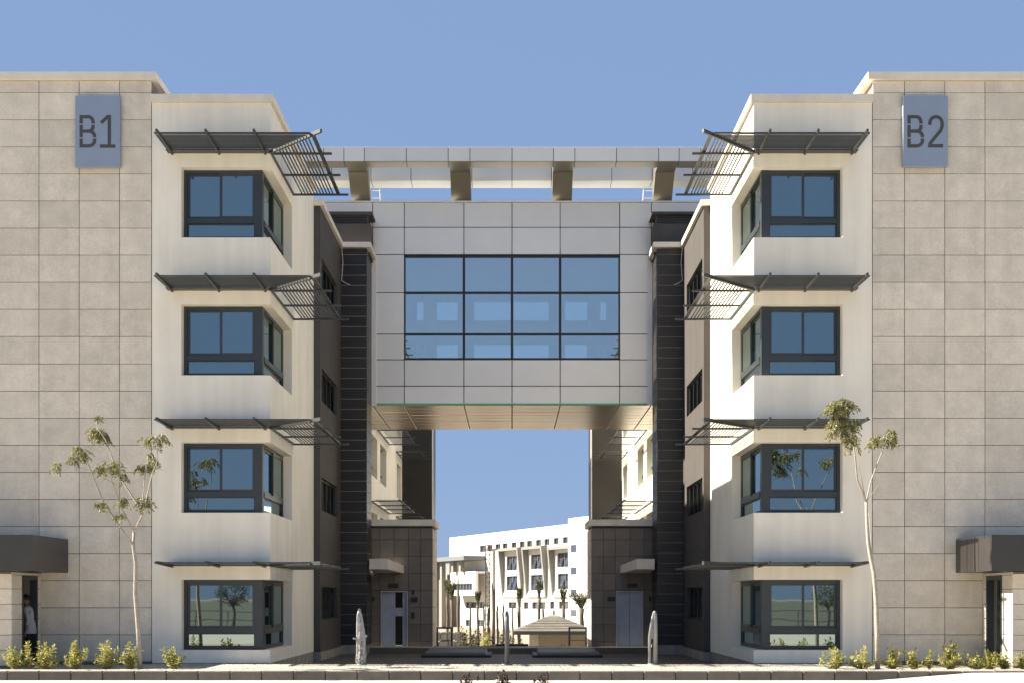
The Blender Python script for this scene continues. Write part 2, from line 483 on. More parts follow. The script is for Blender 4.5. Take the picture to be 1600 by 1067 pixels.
# ramp of the dropped crossing on the right
m = MB()
rk = [(8.4, -3.80, -0.209), (10.6, -3.80, -0.035), (14.0, -3.80, -0.016), (26, -3.80, -0.012)]
rf_ = [(8.2, -5.9, -0.209), (10.6, -5.9, -0.205), (14.0, -5.9, -0.203), (26, -5.9, -0.203)]
for a_, b_, c_, d_ in zip(rk, rk[1:], rf_, rf_[1:]):
    m.poly([c_, d_, b_, a_])
    m.poly([(p[0], p[1], -0.35) for p in (a_, b_, d_, c_)])
    m.poly([a_, b_, (b_[0], b_[1], -0.35), (a_[0], a_[1], -0.35)])
    m.poly([c_, (c_[0], c_[1], -0.35), (d_[0], d_[1], -0.35), d_])
m.poly([rk[0], rf_[0], (8.2, -5.9, -0.35), (8.4, -3.8, -0.35)]); m.poly([rk[-1], (26, -3.8, -0.35), (26, -5.9, -0.35), rf_[-1]])
tag(build('crossing_ramp', m, M_ROAD, weld=True), kind='structure')

# ================================================================== B1 / B2 BUILDINGS
LV = 3.575
XB = 6.296        # side face of the white bay
def office_building(sgn, label):
    root = thing('office_building', (sgn * 9.3, 3.5, 0), label, 'building', 'pair of office buildings either side of the passage')
    g = lambda mb: mb.sx(sgn)
    # ---- stone wing
    wall = build('stone_wall', g(MB().box(9.40, 24.0, 0.035, 9.0, -0.3, 15.13)), M_STONEB, root)
    ce = [9.385, 10.22] + [10.22 + 1.047 * k for k in range(1, 8)]
    ztop = 14.828; pit = 0.7047
    ze = [15.135] + [ztop - pit * k for k in range(0, 22)]
    ze = [z for z in ze if z > 0.05] + [0.03]
    for ci in range(len(ce) - 1):
        for ri in range(len(ze) - 1):
            jy = R.uniform(-0.004, 0.004)
            mpiece(sgn, 'stone_panel', ce[ci] + 0.008, ce[ci + 1] - 0.008, -0.012 + jy, 0.033 + jy, ze[ri + 1] + 0.007, ze[ri] - 0.007, M_STONE, wall, bev=0.004)
    for ri in range(len(ze) - 1):   # return face above the bay
        if ze[ri + 1] > 14.4:
            pass
    build('stone_coping', g(MB().box(9.24, 24.0, -0.12, 0.32, 15.14, 15.33).box(9.24, 9.7, 0.32, 9.0, 15.14, 15.33)), M_COPE, root)
    # ---- white bay
    holes = [(XB - 1, 8.61, 0.337 + LV * k, 2.17 + LV * k) for k in range(4)]
    m = grid_wall(MB(), (XB, 9.375), (0.0, 14.57), holes, 0.4, lambda u, v, w: (u, w, v))
    holes2 = [(0.0, 3.3, 0.337 + LV * k, 2.17 + LV * k) for k in range(4)]
    grid_wall(m, (0.4, 7.3), (0.0, 14.57), holes2, 0.4, lambda u, v, w: (XB + w, u, v))
    bay = build('white_bay', g(m), M_WHITE, root, weld=True)
    build('bay_roof', g(MB().box(XB + 0.4, 9.37, 0.4, 7.3, 14.2, 14.4)), M_COPE, root)
    build('bay_coping', g(MB().box(XB - 0.09, 9.39, -0.10, 0.42, 14.575, 14.76).box(XB - 0.09, XB + 0.42, 0.42, 7.36, 14.575, 14.76)), M_COPE, root)
    build('bay_plinth', g(MB().box(XB + 0.015, 9.375, 0.012, 0.4, -0.5, -0.004).box(XB + 0.015, XB + 0.4, 0.4, 7.29, -0.5, -0.004)), M_PLINTH, root)
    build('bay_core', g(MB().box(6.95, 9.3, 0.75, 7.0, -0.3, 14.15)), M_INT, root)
    # ---- corner windows
    for k in range(4):
        zb, zt = 0.337 + LV * k, 2.17 + LV * k
        xo, xi = 8.605, 6.544
        ya, yb = 0.25, 0.34
        ym = 3.295
        fr = MB()
        t = 0.085
        zl, zh = zt - 1.40, zt - 1.27     # transom
        # front frame
        fr.box(xi + 0.20, xo - t, ya, yb, zt - t, zt - 0.002)
        fr.box(xi + 0.20, xo - t, ya, yb, zb + 0.002, zb + 0.07)
        fr.box(xo - t, xo, ya, yb, zb + 0.002, zt - 0.002)
        fr.box(xi + 0.20, xo - t, ya - 0.02, yb, zl, zh)
        # corner post
        fr.box(xi, xi + 0.20, ya - 0.012, ya + 0.20, zb + 0.002, zt - 0.002)
        # side frame
        xs0, xs1 = xi, xi + 0.09
        fr.box(xs0, xs1, ya + 0.20, ym - t, zt - t, zt - 0.002)
        fr.box(xs0, xs1, ya + 0.20, ym - t, zb + 0.002, zb + 0.07)
        fr.box(xs0, xs1, ym - t, ym, zb + 0.002, zt - 0.002)
        fr.box(xs0 - 0.02, xs1, ya + 0.20, ym - t, zl, zh)
        win = build('corner_window', g(fr), M_FRAME, root)
        # two sliding sashes and a fixed light in front, the same at the side
        def sash(u0, u1, v0, v1, d0, fn, nm='sash', w=0.062):
            s = MB()
            for (a, b, c, d) in ((u0, u1, v1 - w, v1), (u0, u1, v0, v0 + w), (u0, u0 + w, v0 + w, v1 - w), (u1 - w, u1, v0 + w, v1 - w)):
                p = fn(a, c, d0); q = fn(b, d, d0 + 0.045)
                s.box(min(p[0], q[0]), max(p[0], q[0]), min(p[1], q[1]), max(p[1], q[1]), c, d)
            build(nm, g(s), M_FRAME, win)
            pane = MB()
            p = fn(u0 + w - 0.01, v0, d0 + 0.02); q = fn(u1 - w + 0.01, v0, d0 + 0.03)
            pane.box(min(p[0], q[0]), max(p[0], q[0]), min(p[1], q[1]), max(p[1], q[1]), v0 + w - 0.01, v1 - w + 0.01)
            build('pane', g(pane), M_GLASS, win)
        ff = lambda u, v, d: (u, ya + d, v)
        fs = lambda u, v, d: (xi + d, u, v)
        xm = (xi + 0.2 + xo - t) / 2
        sash(xm - 0.055, xo - t - 0.002, zh + 0.003, zt - t - 0.003, 0.046, ff)
        sash(xi + 0.202, xm + 0.035, zh + 0.003, zt - t - 0.003, -0.004, ff)
        sash(xi + 0.202, xo - t - 0.002, zb + 0.072, zl - 0.003, 0.03, ff, 'fixed_light', 0.03)
        yc = (ya + 0.2 + ym - t) / 2
        sash(ya + 0.202, yc + 0.04, zh + 0.003, zt - t - 0.003, 0.046, fs)
        sash(yc - 0.05, ym - t - 0.002, zh + 0.003, zt - t - 0.003, -0.004, fs)
        sash(ya + 0.202, ym - t - 0.002, zb + 0.072, zl - 0.003, 0.03, fs, 'fixed_light', 0.03)
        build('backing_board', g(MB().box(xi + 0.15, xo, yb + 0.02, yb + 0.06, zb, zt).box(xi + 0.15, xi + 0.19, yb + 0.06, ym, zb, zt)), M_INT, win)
    # ---- sunshades
    for k in range(4):
        sunshade(root, g, sgn, XB, 0.0, 2.55 + LV * k, 8.95, 3.45, [8.84, 7.62, 6.42], [0.03, 1.72, 3.42])
    # ---- charcoal wing
    XD = 6.09
    holes = [(7.62, 11.3, 1.0 + 3.5 * k, 2.06 + 3.5 * k) for k in range(4)]
    m = grid_wall(MB(), (7.305, 12.25), (-0.02, 14.115), holes, 0.3, lambda u, v, w: (XD + w, u, v))
    m.box(XD + 0.3, 9.3, 7.305, 7.6, -0.02, 14.115)
    build('charcoal_wall', g(m), M_DARK, root)
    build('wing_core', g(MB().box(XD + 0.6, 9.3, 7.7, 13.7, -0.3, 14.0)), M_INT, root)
    build('wing_plinth', g(MB().box(XD - 0.03, XD + 0.3, 7.30, 12.17, -0.6, -0.023)), M_PLINTH, root)
    for k in range(4):
        zb, zt = 1.0 + 3.5 * k, 2.06 + 3.5 * k
        fr = MB()
        xa, xb = XD + 0.10, XD + 0.16
        fr.box(xa, xb, 7.622, 11.298, zb + 0.002, zb + 0.05).box(xa, xb, 7.622, 11.298, zt - 0.05, zt - 0.002)
        for j in range(5):
            y = 7.622 + (3.676 - 0.06) * j / 4
            fr.box(xa, xb, y, y + 0.06, zb + 0.05, zt - 0.05)
        lw = build('louvre_window', g(fr), M_FRAME, root)
        sl_ = MB()
        for j in range(4):
            y0 = 7.682 + (3.676 - 0.06) * j / 4; y1 = y0 + (3.676 - 0.06) / 4 - 0.06
            for q in range(13):
                z = zb + 0.075 + q * 0.073
                sl_.poly([(xa + 0.005, y0, z), (xa + 0.005, y1, z), (xb + 0.02, y1, z + 0.045), (xb + 0.02, y0, z + 0.045)])
        tag(build('louvre_blades', g(sl_), M_TIP if k < 0 else M_SHADE, lw, fix=False), kind='stuff')
        build('dark_back', g(MB().box(XD + 0.22, XD + 0.26, 7.61, 11.31, zb - 0.01, zt + 0.01)), M_GAP, lw)
    # ---- dark tiled pier
    pier = build('tiled_pier', g(MB().box(5.185, 6.088, 12.22, 13.74, -0.3, 14.115)), M_DJOINT, root)
    z = 0.02
    while z < 14.08:
        z1 = min(z + 0.365, 14.11)
        mpiece(sgn, 'pier_tile', 5.165, 6.088, 12.20, 13.745, z + 0.011, z1 - 0.011, M_DTILE, pier, bev=0.004)
        z = z1
    build('pier_plinth', g(MB().box(5.11, 6.058, 12.14, 13.77, -0.6, 0.012)), M_PLINTH, root)
    build('wing_coping', g(MB().box(XD - 0.10, XD + 0.32, 7.22, 12.05, 14.12, 14.30).box(5.01, XD + 0.32, 12.05, 13.78, 14.12, 14.30)), M_COPE, root)
    # ---- plant box on the roof
    tw = build('stair_tower', g(MB().box(5.10, 8.0, 12.75, 13.72, 14.0, 15.15)), M_DARK, root)
    build('louvre_band', g(MB().box(5.22, 8.0, 12.87, 13.72, 15.15, 15.47)), M_GAP, tw)
    build('tower_cap', g(MB().box(5.02, 8.05, 12.66, 13.74, 15.47, 15.56)), M_DARK, tw)
    lv = MB()
    for q in range(5):
        lv.box(5.21, 8.0, 12.85, 12.87, 15.19 + q * 0.06, 15.205 + q * 0.06)
    lv.box(5.18, 5.24, 12.83, 12.89, 15.15, 15.47)
    build('louvre_rail', g(lv), M_SHADE, tw)
    # ---- loose cable on the wing
    build('loose_cable', g(MB().tube([(6.02, 11.9, 14.1), (6.0, 12.1, 13.6), (6.03, 12.12, 13.2), (6.05, 12.13, 12.95), (5.9, 12.12, 12.85), (5.75, 12.14, 12.8)], 0.012, 5)), M_CABLE, root)
    # ---- entrance porch with dark box canopy
    holes = [(-1.28, -0.33, -1, 2.2)]
    m = grid_wall(MB(), (-1.97, -0.03), (-0.1, 2.33), holes, 0.30, lambda u, v, w: (12.28 + w, u, v))
    m.box(12.58, 16.5, -1.97, -1.70, -0.1, 2.33)
    pw = build('porch_wall', g(m), M_STONEB, root)
    z = 0.03
    ch = 0.377
    while z < 2.25:
        z1 = min(z + ch, 2.33)
        mpiece(sgn, 'stone_course', 12.25, 13.4, -2.0, -1.965, z + 0.006, z1 - 0.006, M_STONE, pw, bev=0.004)
        mpiece(sgn, 'stone_course', 13.412, 16.5, -2.0, -1.965, z + 0.006, z1 - 0.006, M_STONE, pw, bev=0.004)
        if z < 2.1:
            mpiece(sgn, 'stone_course', 12.25, 12.285, -1.962, -1.335, z + 0.006, min(z1, 2.26) - 0.006, M_STONE, pw, bev=0.004)
            mpiece(sgn, 'stone_course', 12.25, 12.285, -0.275, -0.035, z + 0.006, min(z1, 2.26) - 0.006, M_STONE, pw, bev=0.004)
        z = z1
    mpiece(sgn, 'stone_course', 12.25, 12.285, -1.962, -0.035, 2.262, 2.33, M_STONE, pw, bev=0.004)
    fr = MB().box(12.24, 12.42, -1.335, -1.26, 0.0, 2.26).box(12.24, 12.42, -0.35, -0.275, 0.0, 2.26).box(12.24, 12.42, -1.26, -0.35, 2.15, 2.26)
    build('porch_door_frame', g(fr), M_FRAME, root)
    if sgn > 0:
        build('porch_door', g(MB().box(12.50, 12.54, -1.26, -0.35, 0.0, 2.15)), M_GLASS, root)
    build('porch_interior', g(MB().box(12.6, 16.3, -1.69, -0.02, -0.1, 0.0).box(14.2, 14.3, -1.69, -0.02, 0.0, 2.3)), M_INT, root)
    pb = build('porch_canopy', g(MB().box(11.55, 16.6, -2.5, -0.02, 2.345, 3.215)), M_BOX, root)
    seam = MB()
    for y in ((-1.65, -0.85) if sgn > 0 else ()):
        seam.box(11.546, 11.55, y, y + 0.015, 2.36, 3.20)
    for x in (12.6, 14.2):
        seam.box(x, x + 0.015, -2.504, -2.5, 2.36, 3.20)
    build('canopy_seam', g(seam), M_GAP, pb)
    return root

SLATM = {}
def sunshade(root, g, sgn, xw, yw, zs, xend, yend, fbars, sbars, front=True, n=11):
    """flat corner sunshade: slats run along the facade and turn the corner at the mitre bar"""
    ox = 1.35; tip = 0.25
    fr = MB()
    h = 0.05
    if front:
        for x in fbars:
            fr.hexa([(x - 0.025, yw - 0.004, zs - 0.07), (x + 0.025, yw - 0.004, zs - 0.07), (x + 0.025, yw - 1.52, zs - 0.01), (x - 0.025, yw - 1.52, zs - 0.01)],
                    [(x - 0.025, yw - 0.004, zs + 0.06), (x + 0.025, yw - 0.004, zs + 0.06), (x + 0.025, yw - 1.52, zs + 0.06), (x - 0.025, yw - 1.52, zs + 0.06)])
        fr.box(xw + 0.0, xend, yw - 0.255, yw - 0.006, zs - 0.03, zs - 0.0)          # wall plate
        fr.beam((xw - 0.0, yw, zs + 0.01), (xw - ox - 0.2, yw - ox - 0.17, zs + 0.01), 0.06, 0.09)   # mitre bar
        fr.box(xw - ox + 0.10, xend, yw - 1.34, yw - 1.24, zs + 0.012, zs + 0.042)      # outer edge in front
    fr.box(xw - 0.055, xw - 0.005, yw if front else (sbars[0] - 0.03), yend, zs - 0.04, zs + 0.01)
    for y in sbars:
        fr.box(xw - ox - tip, xw - 0.005, y - 0.035, y + 0.035, zs - 0.045, zs - 0.0)
    fr.box(xw - ox - 0.0, xw - ox + 0.10, (yw - 1.24) if front else (sbars[0] - 0.05), yend, zs + 0.012, zs + 0.042)
    sh = build('sunshade', g(fr), M_SHADE, root)
    for i in range(n):
        o = 0.26 + 0.089 * i
        for part in ((0, 1) if front else (1,)):
            key = (sgn, xw, yw, i, part, round(xend, 2), yend)
            if key not in SLATM:
                if part == 0:
                    b = (xw - o + 0.03, xend, yw - o - 0.018, yw - o + 0.018)
                else:
                    b = (xw - o - 0.018, xw - o + 0.018, (yw - o) if front else sbars[0] - 0.1, yend)
                mm = MB().box(b[0], b[1], b[2], b[3], 0.012, 0.030)
                mm.sx(sgn)
                cx = sum(v[0] for v in mm.v) / 8; cy = sum(v[1] for v in mm.v) / 8
                me = bpy.data.meshes.new('slat')
                me.from_pydata([(x - cx, y - cy, z) for x, y, z in mm.v], [], mm.f)
                bm = bmesh.new(); bm.from_mesh(me); bmesh.ops.recalc_face_normals(bm, faces=bm.faces); bm.to_mesh(me); bm.free()
                me.materials.append(M_SHADE)
                SLATM[key] = (me, cx, cy)
            me, cx, cy = SLATM[key]
            link(bpy.data.objects.new('slat', me), sh, (cx, cy, zs))
    return sh

B1 = office_building(-1, 'four-storey beige stone and white building carrying the B1 sign')
B2 = office_building(1, 'four-storey beige stone and white building carrying the B2 sign')

# ================================================================== LINK BRIDGE
YB = 13.82
bridge = thing('link_bridge', (0, 17, 8.8), 'grey aluminium clad glazed bridge joining the two buildings overhead', 'bridge')
zb = lambda py: PZ(py, YB)
xe = [-7.2, -5.13, -3.966, -1.772, 0.0, 1.772, 3.966, 5.13, 7.2]
ZR = [zb(y) for y in (317, 356, 398.5, 458, 522.5, 562, 603, 632.5)]
ZS = zb(632.5)
# carcass: dark backing with the glazed opening left free
m = grid_wall(MB(), (-7.2, 7.2), (ZS, ZR[0] - 0.03), [(-3.93, 3.93, ZR[5] + 0.02, ZR[2] - 0.04), (-8, -5.12, 0, 13.9), (5.12, 8, 0, 13.9)], 0.25, lambda u, v, w: (u, YB + 0.03 + w, v))
build('bridge_carcass', m, M_GAP, bridge)
g2 = 0.014
for ci in range(len(xe) - 1):
    for ri in range(len(ZR) - 1):
        z1, z0 = ZR[ri], ZR[ri + 1]
        if ci in (0, 7) and z0 < 13.9:
            continue
        if 2 <= ci <= 5 and 2 <= ri <= 4:
            continue
        piece('cladding_panel', xe[ci] + g2, xe[ci + 1] - g2, YB - 0.03, YB + 0.028, z0 + g2, z1 - g2, M_ALU, bridge, bev=0.006)
for sg in (-1, 1):
    a, b = sorted((sg * 4.99, sg * 5.16))
    build('corner_trim', MB().box(a, b, YB - 0.09, YB - 0.035, ZS - 0.02, 14.10), M_ALU, bridge)
build('parapet_flashing', MB().box(-7.2, 7.2, YB - 0.06, YB + 0.35, ZR[0] - 0.004, ZR[0] + 0.05), M_ALU, bridge)
build('green_edge_strip', MB().box(-4.98, 4.98, YB - 0.045, YB - 0.032, ZS + 0.0, ZS + 0.06), M_GREEN, bridge)
# curtain wall
fr = MB()
zt_, zb_ = ZR[2] - 0.03, ZR[5] + 0.01
for x in xe[2:7]:
    fr.box(x - 0.045, x + 0.045, YB - 0.02, YB + 0.14, zb_, zt_)
for i, z in enumerate((ZR[2] - 0.07, ZR[3], ZR[4], ZR[5] + 0.03)):
    for a, b in zip(xe[2:6], xe[3:7]):
        fr.box(a + 0.045, b - 0.045, YB - 0.015, YB + 0.13, z - 0.04, z + 0.04)
cw = build('curtain_wall_frame', fr, M_GAP, bridge)
for a, b in zip(xe[2:6], xe[3:7]):
    for z1, z0 in ((ZR[2] - 0.07, ZR[3]), (ZR[3], ZR[4]), (ZR[4], ZR[5] + 0.03)):
        build('glass_pane', MB().box(a + 0.035, b - 0.035, YB + 0.01, YB + 0.025, z0 + 0.035, z1 - 0.035), M_BGLASS, cw)
# inside, roof, back wall
YK = 20.6
pk = lambda px, py: (PX(px, YK), PZ(py, YK))
hb = []
for (a, b) in ((652, 715), (741, 797.5), (802.5, 857), (882, 946)):
    for (t, u) in ((474, 503), (539, 592)):
        hb.append((PX(a, YK), PX(b, YK), PZ(u, YK), PZ(t, YK)))
m = grid_wall(MB(), (-6.0, 6.0), (ZS + 0.1, ZR[0] - 0.3), hb, 0.2, lambda u, v, w: (u, YK - 0.25 + w, v))
bw = build('rear_wall', m, M_INTL, bridge)
for h in hb:
    build('rear_pane', MB().box(h[0] - 0.02, h[1] + 0.02, YK - 0.12, YK - 0.11, h[2] - 0.02, h[3] + 0.02), M_BACKGL, bw)
build('bridge_floor', MB().box(-6.0, 6.0, YB + 0.3, YK - 0.26, ZS + 0.12, ZS + 0.4), M_INTL, bridge)
build('bridge_roof', MB().box(-6.0, 6.0, YB + 0.3, YK - 0.26, ZR[0] - 0.6, ZR[0] - 0.3), M_INTL, bridge)
build('ceiling_bulkhead', MB().box(-5.9, 5.9, YB + 1.0, YB + 1.3, ZR[3] + 0.2, ZR[0] - 0.61), M_INTL, bridge)
for sg in (-1, 1):
    a, b = sorted((sg * 5.2, sg * 5.4))
    build('bridge_end_wall', MB().box(a, b, YB + 0.3, YK - 0.26, ZS + 0.4, ZR[0] - 0.6), M_INTL, bridge)
    build('interior_column', MB().box(sg * 3.2 - 0.25, sg * 3.2 + 0.25, 16.6, 17.1, ZS + 0.4, ZR[0] - 0.6), M_INTL, bridge)
build('interior_beam', MB().box(-5.2, 5.2, 17.1, 17.4, 11.72, 12.52), M_INTL, bridge)
# soffit boards
sof = build('soffit_backing', MB().box(-6.4, 6.4, YB + 0.0, YK, ZS + 0.03, ZS + 0.10), M_GAP, bridge)
nb = 8
sxe = [-5.13, -4.45, -3.966, -1.772, 0, 1.772, 3.966, 4.45, 5.13]
sxe = [-6.4, -5.13, -3.966, -1.772, 0, 1.772, 3.966, 5.13, 6.4]
for i in range(nb):
    y0 = YB + (YK - YB) * i / nb; y1 = YB + (YK - YB) * (i + 1) / nb
    for a, b in zip(sxe, sxe[1:]):
        dz = R.uniform(-0.003, 0.003)
        piece('soffit_board', a + 0.02, b - 0.02, y0 + 0.02, y1 - 0.02, ZS - 0.01 + dz, ZS + 0.028 + dz, M_SOFF, sof, bev=0.008)
# roof frame (pergola) on the bridge
YP = 12.0
zpt, zpb = PZ(230, YP), PZ(252, YP)
px_j = [462, 505, 537, 569, 634.5, 700, 734, 799.75, 864.5, 898, 963, 1029, 1061, 1095, 1138]
xj = [PX(p, YP) for p in px_j]
rf = build('roof_frame', MB().box(xj[0], xj[-1], YP + 0.03, YP + 0.70, zpb + 0.02, zpt - 0.03).box(xj[0], xj[-1], YP + 2.13, YP + 2.95, zpb + 0.02, zpt - 0.03), M_GAP, bridge)
for a, b in zip(xj, xj[1:]):
    piece('beam_panel', a + 0.012, b - 0.012, YP, YP + 0.03, zpb, zpt, M_ALU, rf, bev=0.004)
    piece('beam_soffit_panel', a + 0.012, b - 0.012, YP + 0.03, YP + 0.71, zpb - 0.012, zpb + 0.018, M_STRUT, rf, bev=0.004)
    piece('beam_panel', a + 0.012, b - 0.012, YP + 2.10, YP + 2.13, zpb, zpt, M_ALU, rf, bev=0.004)
    piece('beam_soffit_panel', a + 0.012, b - 0.012, YP + 2.13, YP + 2.96, zpb - 0.012, zpb + 0.018, M_INTL, rf, bev=0.004)
for pa, pb_ in ((537, 569), (700, 734), (864.5, 898), (1029, 1061)):
    a, b = PX(pa, YP) + 0.015, PX(pb_, YP) - 0.015
    m = MB()
    ring = [(YP + 0.712, zpb - 0.008), (YP + 1.15, zpb - 0.008), (YP + 2.02, zb(317) + 0.05), (YP + 2.42, zb(317) + 0.05), (YP + 1.55, zpt - 0.03), (YP + 0.712, zpt - 0.03)]
    m.hexa([(a, y, z) for y, z in ring], [(b, y, z) for y, z in ring])
    st = build('raking_strut', m, M_STRUT, rf)
    build('strut_joint', MB().box(a - 0.002, b + 0.002, YP + 1.13, YP + 1.15, zpb - 0.016, zpb + 0.004), M_GAP, st)
for px in (588, 1011):     # roof access ladders
    x = PX(px, YB + 1.6); l = MB()
    for dx in (-0.18, 0.18):
        l.tube([(x + dx, YB + 1.7, zb(317) + 0.0), (x + dx, YB + 1.1, zpb)], 0.025, 5)
    for q in range(4):
        f_ = (q + 0.5) / 4
        l.tube([(x - 0.18, YB + 1.7 - 0.6 * f_, zb(317) + (zpb - zb(317)) * f_), (x + 0.18, YB + 1.7 - 0.6 * f_, zb(317) + (zpb - zb(317)) * f_)], 0.015, 5)
    build('roof_ladder', l, M_CABLE, bridge)

# ================================================================== REAR BUILDINGS (seen through the gateway)
def rear_building(sgn, label):
    root = thing('rear_building', (sgn * 8, 32, -3), label, 'building', 'rear buildings beyond the bridge')
    g = lambda mb: mb.sx(sgn)
    XR = 6.4
    hs = []
    for zl in (3.75, 7.32, 10.9):
        for (d0, d1) in ((58.2, 60.8), (62.2, 65.2), (71.1, 73.7)):
            hs.append((d0 - CD, d1 - CD, zl, zl + 1.9))
    m = grid_wall(MB(), (56.5 - CD, 74.5 - CD), (-4.2, 15.5), hs, 0.4, lambda u, v, w: (XR + w, u, v))
    m.box(XR + 0.4, 14, 56.5 - CD, 57 - CD, -4.2, 15.5)
    build('white_wall', g(m), M_WHITE, root)
    for h in hs:
        f_ = MB().box(XR + 0.22, XR + 0.28, h[0], h[1], h[3] - 0.08, h[3]).box(XR + 0.22, XR + 0.28, h[0], h[1], h[2] + 0.5, h[2] + 0.6)
        f_.box(XR + 0.22, XR + 0.28, (h[0] + h[1]) / 2 - 0.04, (h[0] + h[1]) / 2 + 0.04, h[2] + 0.6, h[3] - 0.08)
        w = build('window', g(f_), M_FRAME, root)
        build('pane', g(MB().box(XR + 0.30, XR + 0.32, h[0], h[1], h[2], h[3])), M_GLASS, w)
    for zs in (6.12, 9.70):
        sunshade(root, g, sgn, XR, 57.4 - CD, zs, 9.0, 66.6 - CD, [], [58.0 - CD, 60.8 - CD, 63.6 - CD, 66.5 - CD], front=False, n=12)
        sunshade(root, g, sgn, XR, 70.4 - CD, zs + 0.1, 9.0, 74.0 - CD, [], [70.6 - CD, 72.3 - CD, 74.0 - CD], front=False, n=12)
    build('charcoal_block', g(MB().box(4.66, 14, 74.52 - CD, 78 - CD, -4.2, 17)), M_DTILE, root)
    build('edge_trim', g(MB().box(4.60, 4.655, 74.48 - CD, 74.8 - CD, -4.2, 17)), M_COPE, root)
    return root
rear_building(-1, 'white building with slatted shades and charcoal end, seen through gateway behind the left lobby')
rear_building(1, 'sunlit white building with slatted shades and charcoal end, behind the right lobby')

# ================================================================== ENTRANCE LOBBIES
YL = 14.02
def lobby(sgn, label):
    root = thing('entrance_lobby', (sgn * 4, YL + 1, -0.1), label, 'entrance block', 'tiled entrance lobbies under the bridge')
    g = lambda mb: mb.sx(sgn)
    ax = lambda px: abs(PX(px, YL))                  # left-hand photo pixels
    zl = lambda py: PZ(py, YL)
    dx0, dx1, dz1 = ax(637.5), ax(594.5), zl(922.5)    # door opening (dx0 nearer the middle)
    m = grid_wall(MB(), (2.96, 6.0), (-0.3, 4.36), [(dx0, dx1, -1, dz1)], 0.3, lambda u, v, w: (u, YL + 0.03 + w, v))
    m.box(2.96, 3.2, YL + 0.33, YL + 2.5, -0.8, 4.36)
    core = build('lobby_wall', g(m), M_BJOINT, root)
    ce = [2.935, ax(657), ax(638), ax(615.3), ax(593.2), ax(570), 6.0]
    re = [zl(p) for p in (824.5, 842.6, 869, 895.5, 922, 948.5, 975, 1001, 1010.5)]
    for a, b in zip(ce, ce[1:]):
        for t, u in zip(re, re[1:]):
            parts = [(a, b, u, t)]
            if u < dz1 - 0.02 and b > dx0 and a < dx1:
                parts = []
                if a < dx0 - 0.05: parts.append((a, dx0 - 0.02, u, t))
                if b > dx1 + 0.05: parts.append((dx1 + 0.02, b, u, t))
                if t > dz1 + 0.05: parts.append((max(a, dx0), min(b, dx1), dz1 + 0.03, t))
            for (p, q, r, s) in parts:
                jy = R.uniform(-0.003, 0.003)
                mpiece(sgn, 'wall_tile', p + 0.007, q - 0.007, YL + jy, YL + 0.028 + jy, r + 0.007, s - 0.007, M_BTILE, core, bev=0.004)
    for i in range(8):
        t, u = re[i], re[i + 1]
        for y0, y1 in ((YL + 0.03, YL + 0.85), (YL + 0.85, YL + 1.67), (YL + 1.67, YL + 2.5)):
            mpiece(sgn, 'wall_tile', 2.925, 2.955, y0 + 0.007, y1 - 0.007, u + 0.007, t - 0.007, M_STONE, core, bev=0.004)
    build('lobby_coping', g(MB().box(2.84, 6.0, YL - 0.10, YL + 2.6, 4.365, 4.60)), M_COPE, root)
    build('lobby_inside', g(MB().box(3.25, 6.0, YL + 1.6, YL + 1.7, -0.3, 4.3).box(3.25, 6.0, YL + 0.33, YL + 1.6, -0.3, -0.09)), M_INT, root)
    # door
    fr = MB()
    fr.box(dx0, dx0 + 0.045, YL - 0.02, YL + 0.2, -0.1, dz1).box(dx1 - 0.045, dx1, YL - 0.02, YL + 0.2, -0.1, dz1)
    fr.box(dx0 + 0.045, dx1 - 0.045, YL - 0.02, YL + 0.2, dz1 - 0.045, dz1)
    dr = build('door_frame', g(fr), M_DOORF, root)
    if sgn < 0:
        leaf = MB().box(ax(617), dx1 - 0.05, YL + 0.10, YL + 0.14, -0.09, dz1 - 0.05)
        build('door_leaf', g(leaf), M_DOOR, root)
        build('door_leaf', g(MB().box(dx0 + 0.05, ax(628.5), YL + 0.10, YL + 0.14, -0.09, dz1 - 0.05)), M_DOOR, root)
        build('door_bar', g(MB().box(ax(628.4), ax(617.1), YL + 0.13, YL + 0.16, zl(962), zl(949))), M_DOOR, dr)
    else:
        mid = (dx0 + dx1) / 2
        for a, b in ((dx0 + 0.05, mid - 0.008), (mid + 0.008, dx1 - 0.05)):
            lf = build('door_leaf', g(MB().box(a, b, YL + 0.10, YL + 0.14, -0.09, dz1 - 0.05)), M_DOOR, root)
            gr = MB()
            for q in range(1, 4):
                x = a + (b - a) * q / 4
                gr.box(x - 0.006, x + 0.006, YL + 0.094, YL + 0.10, -0.08, dz1 - 0.06)
            build('door_rib', g(gr), M_DOOR, lf)
    # tapered canopy slab over the door
    y0, y1 = 12.35, YL - 0.004
    fx0, fx1 = abs(PX(579.4, y0)), abs(PX(605, y0))
    bx = abs(PX(630.8, y1))
    zt0, zb0 = PZ(872.6, y0), PZ(888.7, y0)
    zt1, zb1 = PZ(882.9, y1), PZ(895, y1)
    xk = 5.09
    m = MB().hexa([(xk, y0, zb0), (fx1, y0, zb0), (bx, y1, zb1), (xk, y1, zb1)], [(xk, y0, zt0), (fx1, y0, zt0), (bx, y1, zt1), (xk, y1, zt1)])
    build('door_canopy', g(m), M_COPE, root)
    # fittings
    def fit(name, a, b, t, u, d=0.06):
        x0, x1 = sorted((ax(a), ax(b)))
        build(name, g(MB().box(x0, x1, YL - d, YL - 0.004, zl(u), zl(t)).box(x0 + 0.02, x1 - 0.02, YL - d - 0.02, YL - d, zl(u) + 0.02, zl(t) - 0.02)), M_BLACK, root)
